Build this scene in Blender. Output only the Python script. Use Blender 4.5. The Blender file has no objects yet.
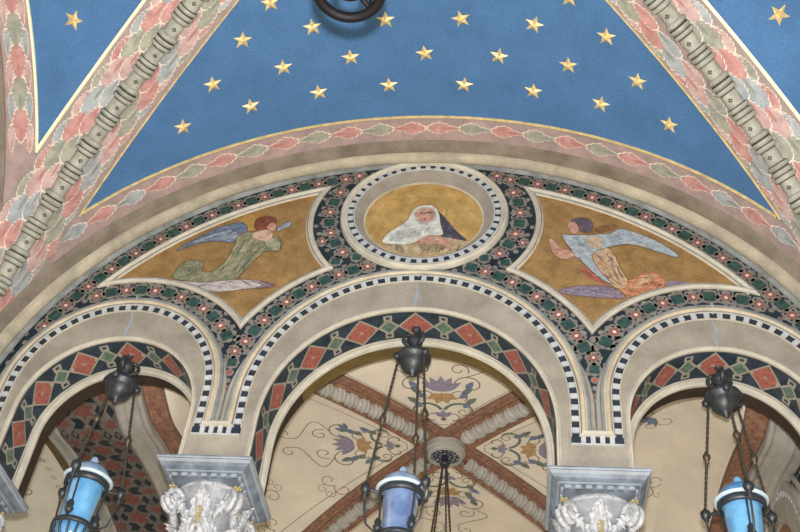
import bpy, math, random
from math import sin, cos, pi, sqrt, hypot, atan2
from mathutils import Vector, Matrix
random.seed(7)
sc = bpy.context.scene
H = 1.6                                   # eye height above the floor; heights below are measured from the eye

# ---------------------------------------------------------------- camera, world, light, exposure
CAM = Vector((1.0014, -8.0, H))
R_ = Vector((0.9940322, 0.0721044, 0.08185922)); U_ = Vector((-0.00893465, -0.69406799, 0.71985401)); F_ = Vector((-0.10872051, 0.71628945, 0.68928171))
cd = bpy.data.cameras.new('camera'); cam = bpy.data.objects.new('camera', cd); sc.collection.objects.link(cam)
cam.matrix_world = Matrix(((R_.x, U_.x, -F_.x, CAM.x), (R_.y, U_.y, -F_.y, CAM.y), (R_.z, U_.z, -F_.z, CAM.z), (0, 0, 0, 1)))
cd.sensor_width = 36; cd.lens = 1014.786 * 36 / 800; cd.clip_end = 200
sc.camera = cam
w = bpy.data.worlds.new('world'); sc.world = w; w.use_nodes = True
w.node_tree.nodes['Background'].inputs[0].default_value = (0.9, 0.95, 1.0, 1)
w.node_tree.nodes['Background'].inputs[1].default_value = 0.28
ld = bpy.data.lights.new('camera_flash', 'POINT'); ld.energy = 4100; ld.shadow_soft_size = 0.05; ld.color = (1.0, 0.985, 0.96)
lo = bpy.data.objects.new('camera_flash', ld); lo.location = CAM + U_ * 0.24; sc.collection.objects.link(lo)
sc.view_settings.view_transform = 'Standard'; sc.view_settings.look = 'None'; sc.view_settings.gamma = 1; sc.view_settings.use_curve_mapping = False
sc.view_settings.exposure = 0.0

# ---------------------------------------------------------------- materials
def lin(c):
    return tuple(((v / 255) / 12.92 if v / 255 <= 0.04045 else ((v / 255 + 0.055) / 1.055) ** 2.4) for v in c)
MAT = {}
def mat(name, rgb, rough=0.75, var=0.12, scale=6.0, bump=0.0, metal=0.0, tint=None, fine=0.0, trans=0.0, spec=0.3, coat=0.0):
    m = bpy.data.materials.new(name); m.use_nodes = True; nt = m.node_tree; b = nt.nodes['Principled BSDF']
    c = lin(rgb)
    b.inputs['Roughness'].default_value = rough; b.inputs['Metallic'].default_value = metal
    b.inputs['Specular IOR Level'].default_value = spec
    if trans: b.inputs['Transmission Weight'].default_value = trans
    if coat: b.inputs['Coat Weight'].default_value = coat; b.inputs['Coat Roughness'].default_value = 0.15
    g = nt.nodes.new('ShaderNodeNewGeometry'); n = nt.nodes.new('ShaderNodeTexNoise')
    n.inputs['Scale'].default_value = scale; n.inputs['Detail'].default_value = 5; n.inputs['Roughness'].default_value = 0.62
    nt.links.new(g.outputs['Position'], n.inputs['Vector'])
    r = nt.nodes.new('ShaderNodeValToRGB'); lo_, hi = 1 - var * 1.6, 1 + var * 1.2
    t = lin(tint) if tint else c
    r.color_ramp.elements[0].position = 0.32; r.color_ramp.elements[1].position = 0.68
    r.color_ramp.elements[0].color = tuple(v * lo_ for v in t) + (1,); r.color_ramp.elements[1].color = tuple(min(1, v * hi) for v in c) + (1,)
    nt.links.new(n.outputs['Fac'], r.inputs['Fac'])
    out = r.outputs['Color']
    if fine:
        n2 = nt.nodes.new('ShaderNodeTexNoise'); n2.inputs['Scale'].default_value = 55; n2.inputs['Detail'].default_value = 3
        nt.links.new(g.outputs['Position'], n2.inputs['Vector'])
        mr = nt.nodes.new('ShaderNodeMapRange'); mr.inputs[1].default_value = .3; mr.inputs[2].default_value = .7
        mr.inputs[3].default_value = 1 - fine; mr.inputs[4].default_value = 1 + fine
        nt.links.new(n2.outputs['Fac'], mr.inputs[0])
        mx = nt.nodes.new('ShaderNodeMix'); mx.data_type = 'RGBA'; mx.blend_type = 'MULTIPLY'; mx.inputs[0].default_value = 1
        nt.links.new(out, mx.inputs[6]); nt.links.new(mr.outputs[0], mx.inputs[7]); out = mx.outputs[2]
    nt.links.new(out, b.inputs['Base Color'])
    if bump:
        bp = nt.nodes.new('ShaderNodeBump'); bp.inputs['Strength'].default_value = bump; bp.inputs['Distance'].default_value = 0.02
        nt.links.new(n.outputs['Fac'], bp.inputs['Height']); nt.links.new(bp.outputs['Normal'], b.inputs['Normal'])
    MAT[name] = m
    return m
mat('stone', (160, 153, 141), .8, .09, 2.5, .2, tint=(146, 139, 128), fine=.12)
mat('stone_dull', (140, 131, 118), .85, .14, 3.0, .2, tint=(128, 118, 106), fine=.1)
mat('stone_blue', (140, 146, 146), .7, .14, 4.0, .1, tint=(122, 128, 126), fine=.07)
mat('cream', (196, 192, 178), .6, .07, 5.0, .1, tint=(190, 184, 170), fine=.06)
mat('cream_warm', (200, 186, 162), .6, .08, 4.0, .1, tint=(184, 172, 152), fine=.05)
mat('cream_old', (182, 174, 154), .8, .10, 3.5, .3, tint=(166, 158, 142), fine=.12)
mat('white', (188, 191, 191), .5, .12, 8, .0, tint=(190, 194, 198))
mat('slate', (44, 54, 66), .5, .2, 9, .0)
mat('navy', (40, 52, 60), .55, .2, 7, .0, tint=(34, 44, 50))
mat('tracery', (134, 130, 124), .6, .12, 12, .0, tint=(122, 114, 108))
mat('green', (54, 82, 78), .5, .22, 16, .0, tint=(44, 70, 64))
mat('red_dark', (142, 98, 90), .5, .2, 14)
mat('pinkwhite', (226, 196, 184), .3, .1, 14, spec=.5)
mat('soffit_red', (170, 100, 88), .6, .16, 34, .0, tint=(146, 88, 80), fine=.15)
mat('soffit_green', (100, 124, 108), .6, .15, 14, .0, tint=(84, 108, 96), fine=.12)
mat('soffit_grey', (158, 154, 140), .6, .1, 12, .0)
mat('soffit_navy', (50, 64, 76), .55, .2, 8, .0, tint=(38, 50, 60))
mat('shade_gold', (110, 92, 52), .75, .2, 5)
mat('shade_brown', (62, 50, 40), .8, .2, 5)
mat('blue_vault', (80, 120, 166), .85, .04, 2.2, .0, tint=(76, 115, 160), fine=.14, spec=.1)
mat('gold_line', (226, 202, 140), .5, .2, 12, .1)
mat('gold_white', (250, 240, 205), .4, .08, 12)
mat('star_gold', (244, 220, 158), .42, .10, 30, .0, metal=.2, tint=(226, 192, 122), spec=.5)
mat('pink_ground', (174, 150, 146), .85, .10, 5, .0, tint=(160, 144, 142), fine=.08)
mat('grey_ground', (158, 144, 140), .85, .10, 5, .0, fine=.06)
mat('leaf_pink', (196, 152, 146), .85, .10, 9, .0, tint=(188, 136, 132), fine=.06)
mat('leaf_rose', (198, 172, 168), .85, .10, 9, .0, tint=(188, 156, 152), fine=.06)
mat('leaf_green', (168, 168, 152), .85, .10, 9, .0, tint=(150, 152, 140), fine=.06)
mat('leaf_blue', (170, 176, 180), .85, .10, 9, .0, tint=(156, 162, 168), fine=.06)
mat('leaf_core', (182, 130, 124), .85, .10, 7)
mat('leaf_core_green', (142, 146, 138), .85, .10, 7)
mat('leaf_edge', (226, 216, 202), .85, .05, 7)
mat('roll_grey', (172, 172, 160), .6, .10, 9, .1, tint=(154, 154, 144), fine=.05)
mat('roll_dark', (74, 72, 64), .7, .1, 9)
mat('panel_gold', (162, 130, 84), .6, .10, 5, .05, tint=(140, 110, 68), fine=.16, metal=.1)
mat('disc_gold', (198, 164, 104), .5, .10, 5, .05, tint=(176, 142, 82), fine=.12, metal=.1)
mat('halo_gold', (184, 148, 82), .45, .12, 12, metal=.2)
for n, c in dict(p_green=(132, 134, 108), p_green_dark=(104, 108, 86), p_green_light=(156, 156, 130), p_blue=(104, 118, 142), p_blue_light=(146, 158, 172),
                 p_lilac=(186, 178, 178), p_violet=(120, 102, 116), p_skin=(188, 146, 128), p_skin_light=(200, 168, 152), p_hair=(120, 72, 58), p_hair_blue=(98, 90, 102),
                 p_sky=(160, 172, 180), p_red=(172, 102, 84), p_orange=(188, 134, 100), p_cream=(188, 162, 130), p_purple=(134, 120, 136), p_tan=(122, 92, 62),
                 p_veil=(208, 208, 200), p_veil_shade=(178, 180, 176), p_beige=(176, 160, 128), p_beige_dark=(140, 124, 98), p_mantle=(70, 72, 86), p_dark=(96, 60, 54),
                 p_line=(96, 72, 50)).items():
    mat(n, c, .8, .20, 14, .0, fine=.2)
mat('iron', (70, 74, 78), .45, .2, 14, .1, metal=.5, spec=.5)
mat('iron_black', (22, 18, 22), .6, .2, 14, metal=.3)
mat('chain_metal', (84, 80, 72), .5, .2, 30, metal=.4)
mat('brass_dark', (92, 84, 70), .45, .2, 14, metal=.5)
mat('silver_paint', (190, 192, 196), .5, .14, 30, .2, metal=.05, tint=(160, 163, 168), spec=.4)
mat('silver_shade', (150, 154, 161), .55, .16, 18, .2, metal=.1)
mat('abacus_grey', (124, 136, 150), .5, .16, 6, .1, tint=(102, 112, 124))
mat('abacus_light', (152, 160, 170), .5, .1, 6)
mat('gilt', (172, 158, 112), .45, .2, 24, metal=.2)
mat('rear_cream', (242, 232, 212), .85, .03, 1.5, .0, tint=(234, 223, 204), fine=.06)
mat('rear_brown', (162, 122, 98), .8, .16, 14, .0, tint=(136, 98, 80), fine=.2)
mat('rear_brown_dark', (120, 96, 84), .8, .12, 9)
mat('rear_line', (128, 112, 86), .8, .1, 9)
mat('rear_grey', (178, 174, 164), .8, .10, 5, .1)
mat('rear_purple', (156, 146, 164), .8, .2, 20); mat('rear_ochre', (192, 158, 112), .8, .2, 20)
mat('rear_leaf', (120, 128, 114), .8, .2, 20); mat('rear_blue', (120, 132, 158), .8, .2, 20)
mat('rear_scroll', (132, 116, 88), .8, .1, 20)
mat('star_stone', (122, 114, 104), .7, .12, 8, tint=(106, 98, 92)); mat('star_red', (128, 78, 68), .7, .15, 14); mat('star_navy', (36, 46, 54), .6, .15, 8)
mat('glass_blue', (130, 196, 244), .12, .10, 5, .0, tint=(96, 172, 236), trans=.15, spec=.7, coat=.6)
mat('glass_opal', (184, 206, 228), .18, .10, 6, .0, tint=(140, 180, 226), trans=.25, spec=.7, coat=.5)
mat('glass_lip', (206, 226, 236), .15, .06, 8, spec=.7)
mat('glass_pale', (150, 176, 222), .12, .16, 5, .0, tint=(112, 144, 208), trans=.4, spec=.8, coat=.6)
mat('wick_cup', (214, 120, 150), .3, .1, 8)
mat('plaster_wall', (176, 166, 148), .85, .1, 2); mat('floor_stone', (150, 138, 122), .6, .15, 2)

# ---------------------------------------------------------------- mesh helpers
class MB:
    def __init__(s): s.v = []; s.f = []; s.m = []; s.names = []
    def mi(s, name):
        if name not in s.names: s.names.append(name)
        return s.names.index(name)
    def poly(s, pts, m):
        k = len(s.v); s.v += [tuple(p) for p in pts]; s.f.append(list(range(k, k + len(pts)))); s.m.append(s.mi(m))
    def fan(s, c, pts, m):
        k = len(s.v); s.v += [tuple(c)] + [tuple(p) for p in pts]; n = len(pts); q = s.mi(m)
        for i in range(n): s.f.append([k, k + 1 + i, k + 1 + (i + 1) % n]); s.m.append(q)
    def grid(s, rows, m, closed=False):       # rows of equal length; m = name or f(i, j)
        k = len(s.v); n = len(rows[0])
        for r in rows: s.v += [tuple(p) for p in r]
        for i in range(len(rows) - 1):
            for j in range(n if closed else n - 1):
                a = k + i * n + j; b = k + i * n + (j + 1) % n
                s.f.append([a, b, b + n, a + n]); s.m.append(s.mi(m(i, j) if callable(m) else m))
    def tube(s, pts, r, m, n=8, cap=True):
        pts = [Vector(p) for p in pts]; rows = []
        up = Vector((0.13, 0.2, 1)).normalized()
        for i, p in enumerate(pts):
            t = (pts[min(i + 1, len(pts) - 1)] - pts[max(i - 1, 0)]).normalized()
            a = t.cross(up)
            if a.length < .05: a = t.cross(Vector((1, 0, 0)))
            a.normalize(); b = t.cross(a); rr = r(i / (len(pts) - 1)) if callable(r) else r
            rows.append([p + (a * cos(q) + b * sin(q)) * rr for q in (2 * pi * j / n for j in range(n))])
        s.grid(rows, m, True)
        if cap: s.poly(rows[0], m); s.poly(rows[-1], m)
    def lathe(s, c, prof, m, n=24):           # prof (r, z) ; m may be f(i, j)
        rows = [[(c[0] + r * cos(2 * pi * j / n), c[1] + r * sin(2 * pi * j / n), c[2] + z) for j in range(n)] for r, z in prof]
        s.grid(rows, m, True)
    def ball(s, c, r, m, n=10, sz=1.0):
        s.lathe(c, [(r * sin(pi * i / n) + 1e-4, -r * sz * cos(pi * i / n)) for i in range(n + 1)], m, n + 4)
    def box(s, a, b, m):
        x0, y0, z0 = a; x1, y1, z1 = b
        P = [(x0, y0, z0), (x1, y0, z0), (x1, y1, z0), (x0, y1, z0), (x0, y0, z1), (x1, y0, z1), (x1, y1, z1), (x0, y1, z1)]
        k = len(s.v); s.v += P
        for f in ((0, 3, 2, 1), (4, 5, 6, 7), (0, 1, 5, 4), (1, 2, 6, 5), (2, 3, 7, 6), (3, 0, 4, 7)): s.f.append([k + i for i in f]); s.m.append(s.mi(m))
    def obox(s, c, u, v, n_, hu, hv, hn, m):   # oriented box
        c, u, v, n_ = Vector(c), Vector(u), Vector(v), Vector(n_); k = len(s.v)
        for a, b, d in ((-1, -1, -1), (1, -1, -1), (1, 1, -1), (-1, 1, -1), (-1, -1, 1), (1, -1, 1), (1, 1, 1), (-1, 1, 1)):
            s.v.append(tuple(c + u * a * hu + v * b * hv + n_ * d * hn))
        for f in ((0, 3, 2, 1), (4, 5, 6, 7), (0, 1, 5, 4), (1, 2, 6, 5), (2, 3, 7, 6), (3, 0, 4, 7)): s.f.append([k + i for i in f]); s.m.append(s.mi(m))
    def build(s, name, parent=None, smooth=False, label=None, kind=None):
        me = bpy.data.meshes.new(name); off = Vector((0, 0, H))
        o = bpy.data.objects.new(name, me)
        base = Vector((0, 0, 0))
        if parent is not None:
            p = parent
            while p is not None: base += p.location; p = p.parent
        me.from_pydata([tuple(Vector(v) + off - base) for v in s.v], [], s.f)
        for n in s.names: me.materials.append(MAT[n])
        me.polygons.foreach_set('material_index', s.m)
        if smooth: me.polygons.foreach_set('use_smooth', [True] * len(s.f))
        me.update(); sc.collection.objects.link(o)
        if parent is not None: o.parent = parent
        if label: o['label'] = label
        if kind: o['kind'] = kind
        return o
def thing(name, label, cat, loc, group=None):
    o = bpy.data.objects.new(name, None); sc.collection.objects.link(o); o.location = (loc[0], loc[1], loc[2] + H); o.empty_display_size = .1
    tag(o, label, cat, group); return o
def tag(o, label, cat, group=None):
    o['label'] = label; o['category'] = cat
    if group: o['group'] = group
    return o
def dup(root, loc, label):
    r = root.copy(); sc.collection.objects.link(r); r.location = (loc[0], loc[1], loc[2] + H); r['label'] = label
    for ch in list(root.children):
        c = ch.copy(); sc.collection.objects.link(c); c.parent = r
        for g in list(ch.children):
            d = g.copy(); sc.collection.objects.link(d); d.parent = c
    return r

# paths in the plane of the arcade wall: (x, z, nx, nz, s)
def path_finish(p):
    s = 0; out = []
    for i, (x, z, nx, nz) in enumerate(p):
        if i: s += hypot(x - p[i - 1][0], z - p[i - 1][1])
        out.append((x, z, nx, nz, s))
    return out
def arch_path(cx, zc, r, b, zb, n=72):
    p = []
    k = max(2, int((zc - zb) / .1))
    for i in range(k): p.append((cx - r, zb + (zc - zb) * i / k, -1, 0))
    for i in range(n + 1):
        a = pi - pi * i / n; nx, nz = cos(a), sin(a) / b; l = hypot(nx, nz)
        p.append((cx + r * cos(a), zc + r * b * sin(a), nx / l, nz / l))
    for i in range(k): p.append((cx + r, zc + (zb - zc) * (i + 1) / k, 1, 0))
    return path_finish(p)
def ell_path(cx, zc, a, b, a0, a1, n=96):
    p = []
    for i in range(n + 1):
        t = a0 + (a1 - a0) * i / n; nx, nz = cos(t) / a, sin(t) / b; l = hypot(nx, nz)
        p.append((cx + a * cos(t), zc + b * sin(t), nx / l, nz / l))
    return path_finish(p)
def at(p, s):
    lo, hi = 0, len(p) - 1
    s = max(p[0][4], min(p[-1][4], s))
    while hi - lo > 1:
        mid = (lo + hi) // 2
        if p[mid][4] <= s: lo = mid
        else: hi = mid
    a, b = p[lo], p[hi]; t = 0 if b[4] == a[4] else (s - a[4]) / (b[4] - a[4])
    x, z = a[0] + (b[0] - a[0]) * t, a[1] + (b[1] - a[1]) * t
    nx, nz = a[2] + (b[2] - a[2]) * t, a[3] + (b[3] - a[3]) * t; l = hypot(nx, nz)
    return x, z, nx / l, nz / l
def sweep(mb, path, prof, m, closed=False):
    rows = [[(x + nx * d, y, z + nz * d) for d, y in prof] for x, z, nx, nz, s in path]
    mb.grid(rows, m, closed)
def roundprof(c, y, r, a0=0.0, a1=2 * pi, n=8):
    return [(c + r * cos(a0 + (a1 - a0) * i / n), y + r * sin(a0 + (a1 - a0) * i / n)) for i in range(n + (1 if a1 - a0 < 6.28 else 0))]
# outlines of the painted figures, metres in the plane of the wall (x, height above the eye)
LEFT_ANGEL= {'halo': [(-1.899,8.367),(-1.897,8.322),(-1.909,8.281),(-1.932,8.249),(-1.965,8.231),(-2.004,8.226),(-2.044,8.237),(-2.083,8.262),(-2.114,8.299),(-2.136,8.342),(-2.145,8.389),(-2.14,8.434),(-2.123,8.471),(-2.094,8.497),(-2.057,8.509),(-2.016,8.506),(-1.976,8.487),(-1.94,8.455),(-1.914,8.414)],'wing_up': [(-2.103,8.387),(-2.016,8.251),(-2.081,8.126),(-2.165,8.017),(-2.315,8.06),(-2.488,8.039),(-2.684,7.964),(-2.817,7.856),(-2.734,7.997),(-2.562,8.132),(-2.414,8.273),(-2.232,8.35)],'wing_up2': [(-2.248,8.249),(-2.108,8.175),(-2.172,8.052),(-2.323,8.094),(-2.496,8.073),(-2.66,8.013),(-2.506,8.123),(-2.344,8.198)],'wing_lo': [(-2.732,7.435),(-2.35,7.413),(-2.188,7.452),(-1.953,7.464),(-1.712,7.445),(-1.539,7.38),(-1.625,7.334),(-1.826,7.331),(-2.018,7.283),(-2.318,7.265),(-2.504,7.338)],'wing_tip': [(-1.844,7.429),(-1.694,7.441),(-1.539,7.38),(-1.625,7.334),(-1.811,7.34),(-1.683,7.378)],'robe': [(-2.139,8.15),(-2.027,8.216),(-1.886,8.217),(-1.751,8.154),(-1.622,8.12),(-1.577,7.975),(-1.609,7.874),(-1.709,7.911),(-1.784,7.886),(-1.841,7.781),(-1.945,7.602),(-2.002,7.454),(-2.185,7.438),(-2.348,7.404),(-2.523,7.42),(-2.743,7.453),(-2.739,7.536),(-2.706,7.686),(-2.601,7.758),(-2.476,7.745),(-2.42,7.666),(-2.434,7.559),(-2.316,7.569),(-2.229,7.645),(-2.164,7.834),(-2.15,7.94),(-2.13,8.052)],'fold1': [(-1.971,8.102),(-1.924,8.078),(-2.016,7.788),(-2.107,7.554),(-2.195,7.484),(-2.1,7.693)],'fold2': [(-1.847,8.006),(-1.789,7.973),(-1.903,7.742),(-1.987,7.555),(-2.024,7.518),(-1.967,7.718)],'fold3': [(-2.705,7.639),(-2.59,7.711),(-2.487,7.642),(-2.48,7.503),(-2.605,7.478),(-2.565,7.603)],'sleeve': [(-1.817,8.128),(-1.655,8.105),(-1.584,7.975),(-1.618,7.888),(-1.73,7.935),(-1.799,8.031)],'neck': [(-1.921,8.217),(-1.786,8.253),(-1.705,8.154),(-1.749,8.041),(-1.868,8.079),(-1.977,8.137)],'face': [(-1.815,8.338),(-1.767,8.389),(-1.705,8.338),(-1.687,8.278),(-1.709,8.218),(-1.766,8.218),(-1.813,8.267)],'hair': [(-1.964,8.317),(-1.965,8.418),(-1.888,8.469),(-1.774,8.47),(-1.705,8.404),(-1.705,8.338),(-1.767,8.368),(-1.804,8.318),(-1.811,8.237),(-1.894,8.222),(-1.947,8.261)],'trumpet': [(-1.697,8.253),(-1.66,8.303),(-1.587,8.38),(-1.522,8.375),(-1.532,8.304),(-1.617,8.259),(-1.663,8.199)]}
RIGHT_ANGEL= {'wing_feather': [(1.912,8.304),(2.03,8.353),(2.181,8.373),(2.17,8.305),(2.023,8.227),(1.934,8.227)],'halo': [(1.886,8.323),(1.877,8.272),(1.854,8.228),(1.82,8.193),(1.78,8.173),(1.736,8.168),(1.695,8.18),(1.659,8.207),(1.634,8.247),(1.621,8.295),(1.622,8.346),(1.638,8.395),(1.667,8.436),(1.705,8.465),(1.748,8.478),(1.792,8.474),(1.831,8.454),(1.862,8.419),(1.881,8.374)],'wing_up': [(1.544,8.214),(1.675,8.186),(1.873,8.188),(1.973,8.208),(2.088,8.199),(2.203,8.315),(2.369,8.235),(2.585,8.104),(2.762,7.943),(2.826,7.825),(2.631,7.905),(2.416,8.013),(2.258,8.054),(2.093,8.01),(1.976,7.963),(1.86,7.901),(1.914,7.697),(2.001,7.542),(2.101,7.426),(1.982,7.485),(1.818,7.687),(1.682,7.913),(1.589,8.081)],'wing_lo': [(1.489,7.352),(1.617,7.406),(1.838,7.431),(2.057,7.425),(2.203,7.286),(2.185,7.243),(1.953,7.248),(1.706,7.273),(1.551,7.301)],'wing_small': [(2.617,7.494),(2.75,7.518),(2.905,7.468),(2.769,7.41),(2.629,7.391)],'robe': [(1.838,7.98),(2.028,8.019),(2.125,7.904),(2.172,7.655),(2.255,7.489),(2.193,7.358),(2.062,7.408),(1.941,7.599),(1.871,7.787)],'fold1': [(2.023,7.926),(2.061,7.908),(2.125,7.61),(2.153,7.457),(2.084,7.61)],'sash': [(1.771,7.713),(1.865,7.669),(1.984,7.52),(2.033,7.434),(1.934,7.467),(1.805,7.544),(1.752,7.632)],'skirt': [(2.105,7.435),(2.219,7.502),(2.314,7.525),(2.399,7.61),(2.526,7.625),(2.621,7.538),(2.624,7.408),(2.453,7.324),(2.264,7.274),(2.174,7.315)],'skirt_light': [(2.328,7.503),(2.412,7.579),(2.475,7.58),(2.434,7.461),(2.335,7.386),(2.29,7.416)],'hair': [(1.649,8.39),(1.718,8.464),(1.853,8.465),(1.919,8.377),(1.903,8.255),(1.841,8.207),(1.756,8.235),(1.753,8.327),(1.709,8.4)],'face': [(1.62,8.34),(1.669,8.4),(1.716,8.39),(1.753,8.312),(1.749,8.225),(1.708,8.186),(1.65,8.234)],'hands': [(1.41,8.165),(1.491,8.085),(1.538,7.991),(1.651,7.95),(1.7,7.876),(1.646,7.812),(1.549,7.801),(1.463,7.874),(1.423,8.004)],'arm': [(1.641,7.959),(1.741,8.007),(1.836,8.088),(1.948,8.042),(1.932,7.925),(1.825,7.841),(1.695,7.821)],'waist': [(1.946,7.697),(2.152,7.677),(2.248,7.48),(2.175,7.328),(2.064,7.434),(1.984,7.52)],'bust': [(1.839,8.159),(1.971,8.16),(2.011,7.995),(1.895,7.962),(1.84,8.041)]}
SAINT= {'halo': [(0.27,8.569),(0.266,8.514),(0.251,8.463),(0.226,8.418),(0.191,8.381),(0.148,8.354),(0.1,8.338),(0.05,8.334),(-0.001,8.343),(-0.049,8.364),(-0.093,8.396),(-0.129,8.437),(-0.156,8.486),(-0.172,8.539),(-0.176,8.594),(-0.168,8.648),(-0.148,8.698),(-0.118,8.741),(-0.078,8.775),(-0.032,8.798),(0.019,8.808),(0.071,8.805),(0.122,8.789),(0.169,8.761),(0.209,8.723),(0.24,8.676),(0.261,8.624)],'halo_in': [(0.246,8.569),(0.243,8.52),(0.23,8.475),(0.207,8.435),(0.176,8.402),(0.138,8.378),(0.095,8.364),(0.049,8.36),(0.004,8.368),(-0.039,8.387),(-0.078,8.415),(-0.11,8.452),(-0.134,8.495),(-0.148,8.542),(-0.152,8.591),(-0.145,8.639),(-0.127,8.683),(-0.1,8.721),(-0.065,8.751),(-0.023,8.771),(0.022,8.78),(0.069,8.778),(0.115,8.763),(0.156,8.739),(0.192,8.705),(0.22,8.664),(0.238,8.618)],'mantle': [(0.131,8.618),(0.201,8.53),(0.291,8.392),(0.41,8.208),(0.515,8.1),(0.504,8.053),(0.352,8.073),(0.197,8.133)],'robe': [(-0.441,7.983),(-0.305,8.031),(-0.074,8.005),(0.093,8.169),(0.299,8.134),(0.529,8.075),(0.606,8.018),(0.534,7.922),(0.362,7.854),(0.189,7.824),(0.014,7.822),(-0.163,7.848),(-0.346,7.913)],'shade': [(-0.044,8.113),(0.083,8.132),(0.273,8.134),(0.328,8.062),(0.308,7.955),(0.21,7.901),(0.06,7.882),(-0.021,7.97)],'cuff': [(-0.303,8.01),(-0.241,8.021),(-0.17,7.933),(-0.191,7.879),(-0.27,7.914)],'veil': [(-0.464,8.03),(-0.42,8.165),(-0.386,8.213),(-0.278,8.313),(-0.182,8.415),(-0.153,8.552),(-0.094,8.644),(0.022,8.687),(0.13,8.641),(0.181,8.523),(0.201,8.335),(0.25,8.188),(0.196,8.159),(0.055,8.165),(-0.023,8.077),(-0.151,8.011),(-0.304,8.017)],'veil_fold': [(-0.38,8.147),(-0.247,8.258),(-0.095,8.296),(0.013,8.223),(-0.083,8.131),(-0.234,8.093),(-0.346,8.056)],'veil_in': [(-0.126,8.54),(-0.079,8.617),(0.024,8.652),(0.113,8.614),(0.145,8.504),(0.132,8.372),(0.058,8.327),(-0.047,8.352),(-0.105,8.427)],'face': [(-0.112,8.521),(-0.077,8.59),(0.026,8.621),(0.099,8.591),(0.125,8.5),(0.109,8.417),(0.05,8.371),(-0.034,8.386),(-0.085,8.438)],'eye1': [(-0.054,8.529),(-0.029,8.545),(-0.007,8.529),(-0.03,8.518)],'eye2': [(0.031,8.537),(0.059,8.553),(0.081,8.534),(0.056,8.522)],'nose': [(0.001,8.522),(0.022,8.476),(0.002,8.461)],'mouth': [(-0.006,8.431),(0.019,8.442),(0.048,8.435),(0.021,8.416)],'hands': [(-0.053,8.07),(-0.007,8.132),(0.094,8.158),(0.196,8.151),(0.3,8.109),(0.346,8.037),(0.331,7.98),(0.242,8.015),(0.101,8.035),(-0.025,8.027)],'finger1': [(0.071,8.107),(0.198,8.115),(0.289,8.073),(0.2,8.09)]}
# ---------------------------------------------------------------- the vault surface
VA, VB, VZ, VH, VY = 4.53, 4.4, 5.32, 4.08, -4.8
def web(x, y):
    t = min(abs(x) / VA, abs(y - VY) / VB)
    return VZ + VH * sqrt(max(0.0, 1 - t * t))
def webn(x, y, main=None):
    e = .004
    if main is True: f = lambda a, b: VZ + VH * sqrt(max(0.0, 1 - (a / VA) ** 2))
    elif main is False: f = lambda a, b: VZ + VH * sqrt(max(0.0, 1 - ((b - VY) / VB) ** 2))
    else: f = web
    n = Vector((f(x + e, y) - f(x - e, y), f(x, y + e) - f(x, y - e), -2 * e)); return n.normalized()
N = 44
mb = MB(); us = [sin(pi / 2 * i / N) for i in range(-N, N + 1)]
for i in range(2 * N):
    for j in range(2 * N):
        q = [(us[i], us[j]), (us[i + 1], us[j]), (us[i + 1], us[j + 1]), (us[i], us[j + 1])]
        P = [(VA * a, VY + VB * b, VZ + VH * sqrt(max(0, 1 - min(abs(a), abs(b)) ** 2))) for a, b in q]
        same = (i - N + .5) * (j - N + .5) > 0
        if same: mb.poly((P[0], P[1], P[2]), 'blue_vault'); mb.poly((P[0], P[2], P[3]), 'blue_vault')
        else: mb.poly((P[1], P[2], P[3]), 'blue_vault'); mb.poly((P[0], P[1], P[3]), 'blue_vault')
ceiling = mb.build('ceiling', kind='structure')

# ---------------------------------------------------------------- the arcade wall with its three openings
OPEN = [(-3.03, 5.69, .90), (0, 5.62, 1.44), (3.03, 5.69, .90)]       # cx, spring, radius
ZB = 5.035
def open_top(x):
    for cx, zc, r in OPEN:
        if abs(x - cx) < r - 1e-6: return zc + sqrt(r * r - (x - cx) ** 2)
    return None
def big(x, a=4.41, b=4.046): return 5.32 + b * sqrt(max(0, 1 - (x / a) ** 2))
TH = .62
xs = set([-4.75, 4.75] + [round(-4.75 + 9.5 * i / 190, 4) for i in range(191)])
for cx, zc, r in OPEN:
    xs |= set(round(cx + r * cos(pi * i / 60), 5) for i in range(61))
xs = sorted(xs); mb = MB()
for a, b in zip(xs[:-1], xs[1:]):
    if b - a < 1e-4: continue
    mid = (a + b) / 2; ta = open_top(mid)
    def top(x): return max(big(x), 5.32) + .25
    if ta is None: la = lb = ZB
    else:
        la = open_top(a) or open_top(a + 1e-5) or ta; lb = open_top(b) or open_top(b - 1e-5) or ta
        for cx, zc, r in OPEN:
            if abs(mid - cx) < r:
                la = zc + sqrt(max(0, r * r - (a - cx) ** 2)); lb = zc + sqrt(max(0, r * r - (b - cx) ** 2))
    mb.poly(((a, 0, la), (b, 0, lb), (b, 0, top(b)), (a, 0, top(a))), 'stone')
    mb.poly(((a, TH, la), (b, TH, lb), (b, TH, top(b)), (a, TH, top(a))), 'plaster_wall')
for cx, zc, r in OPEN:                                                # jambs and soffit
    p = arch_path(cx, zc, r, 1, ZB)
    sweep(mb, p, [(0, 0), (0, TH)], 'stone_dull')
for x0, x1 in ((-4.75, -3.93), (-2.13, -1.44), (1.44, 2.13), (3.93, 4.75)):
    mb.poly(((x0, 0, ZB), (x1, 0, ZB), (x1, TH, ZB), (x0, TH, ZB)), 'stone')
wall_front = mb.build('wall_front', kind='structure')

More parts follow.
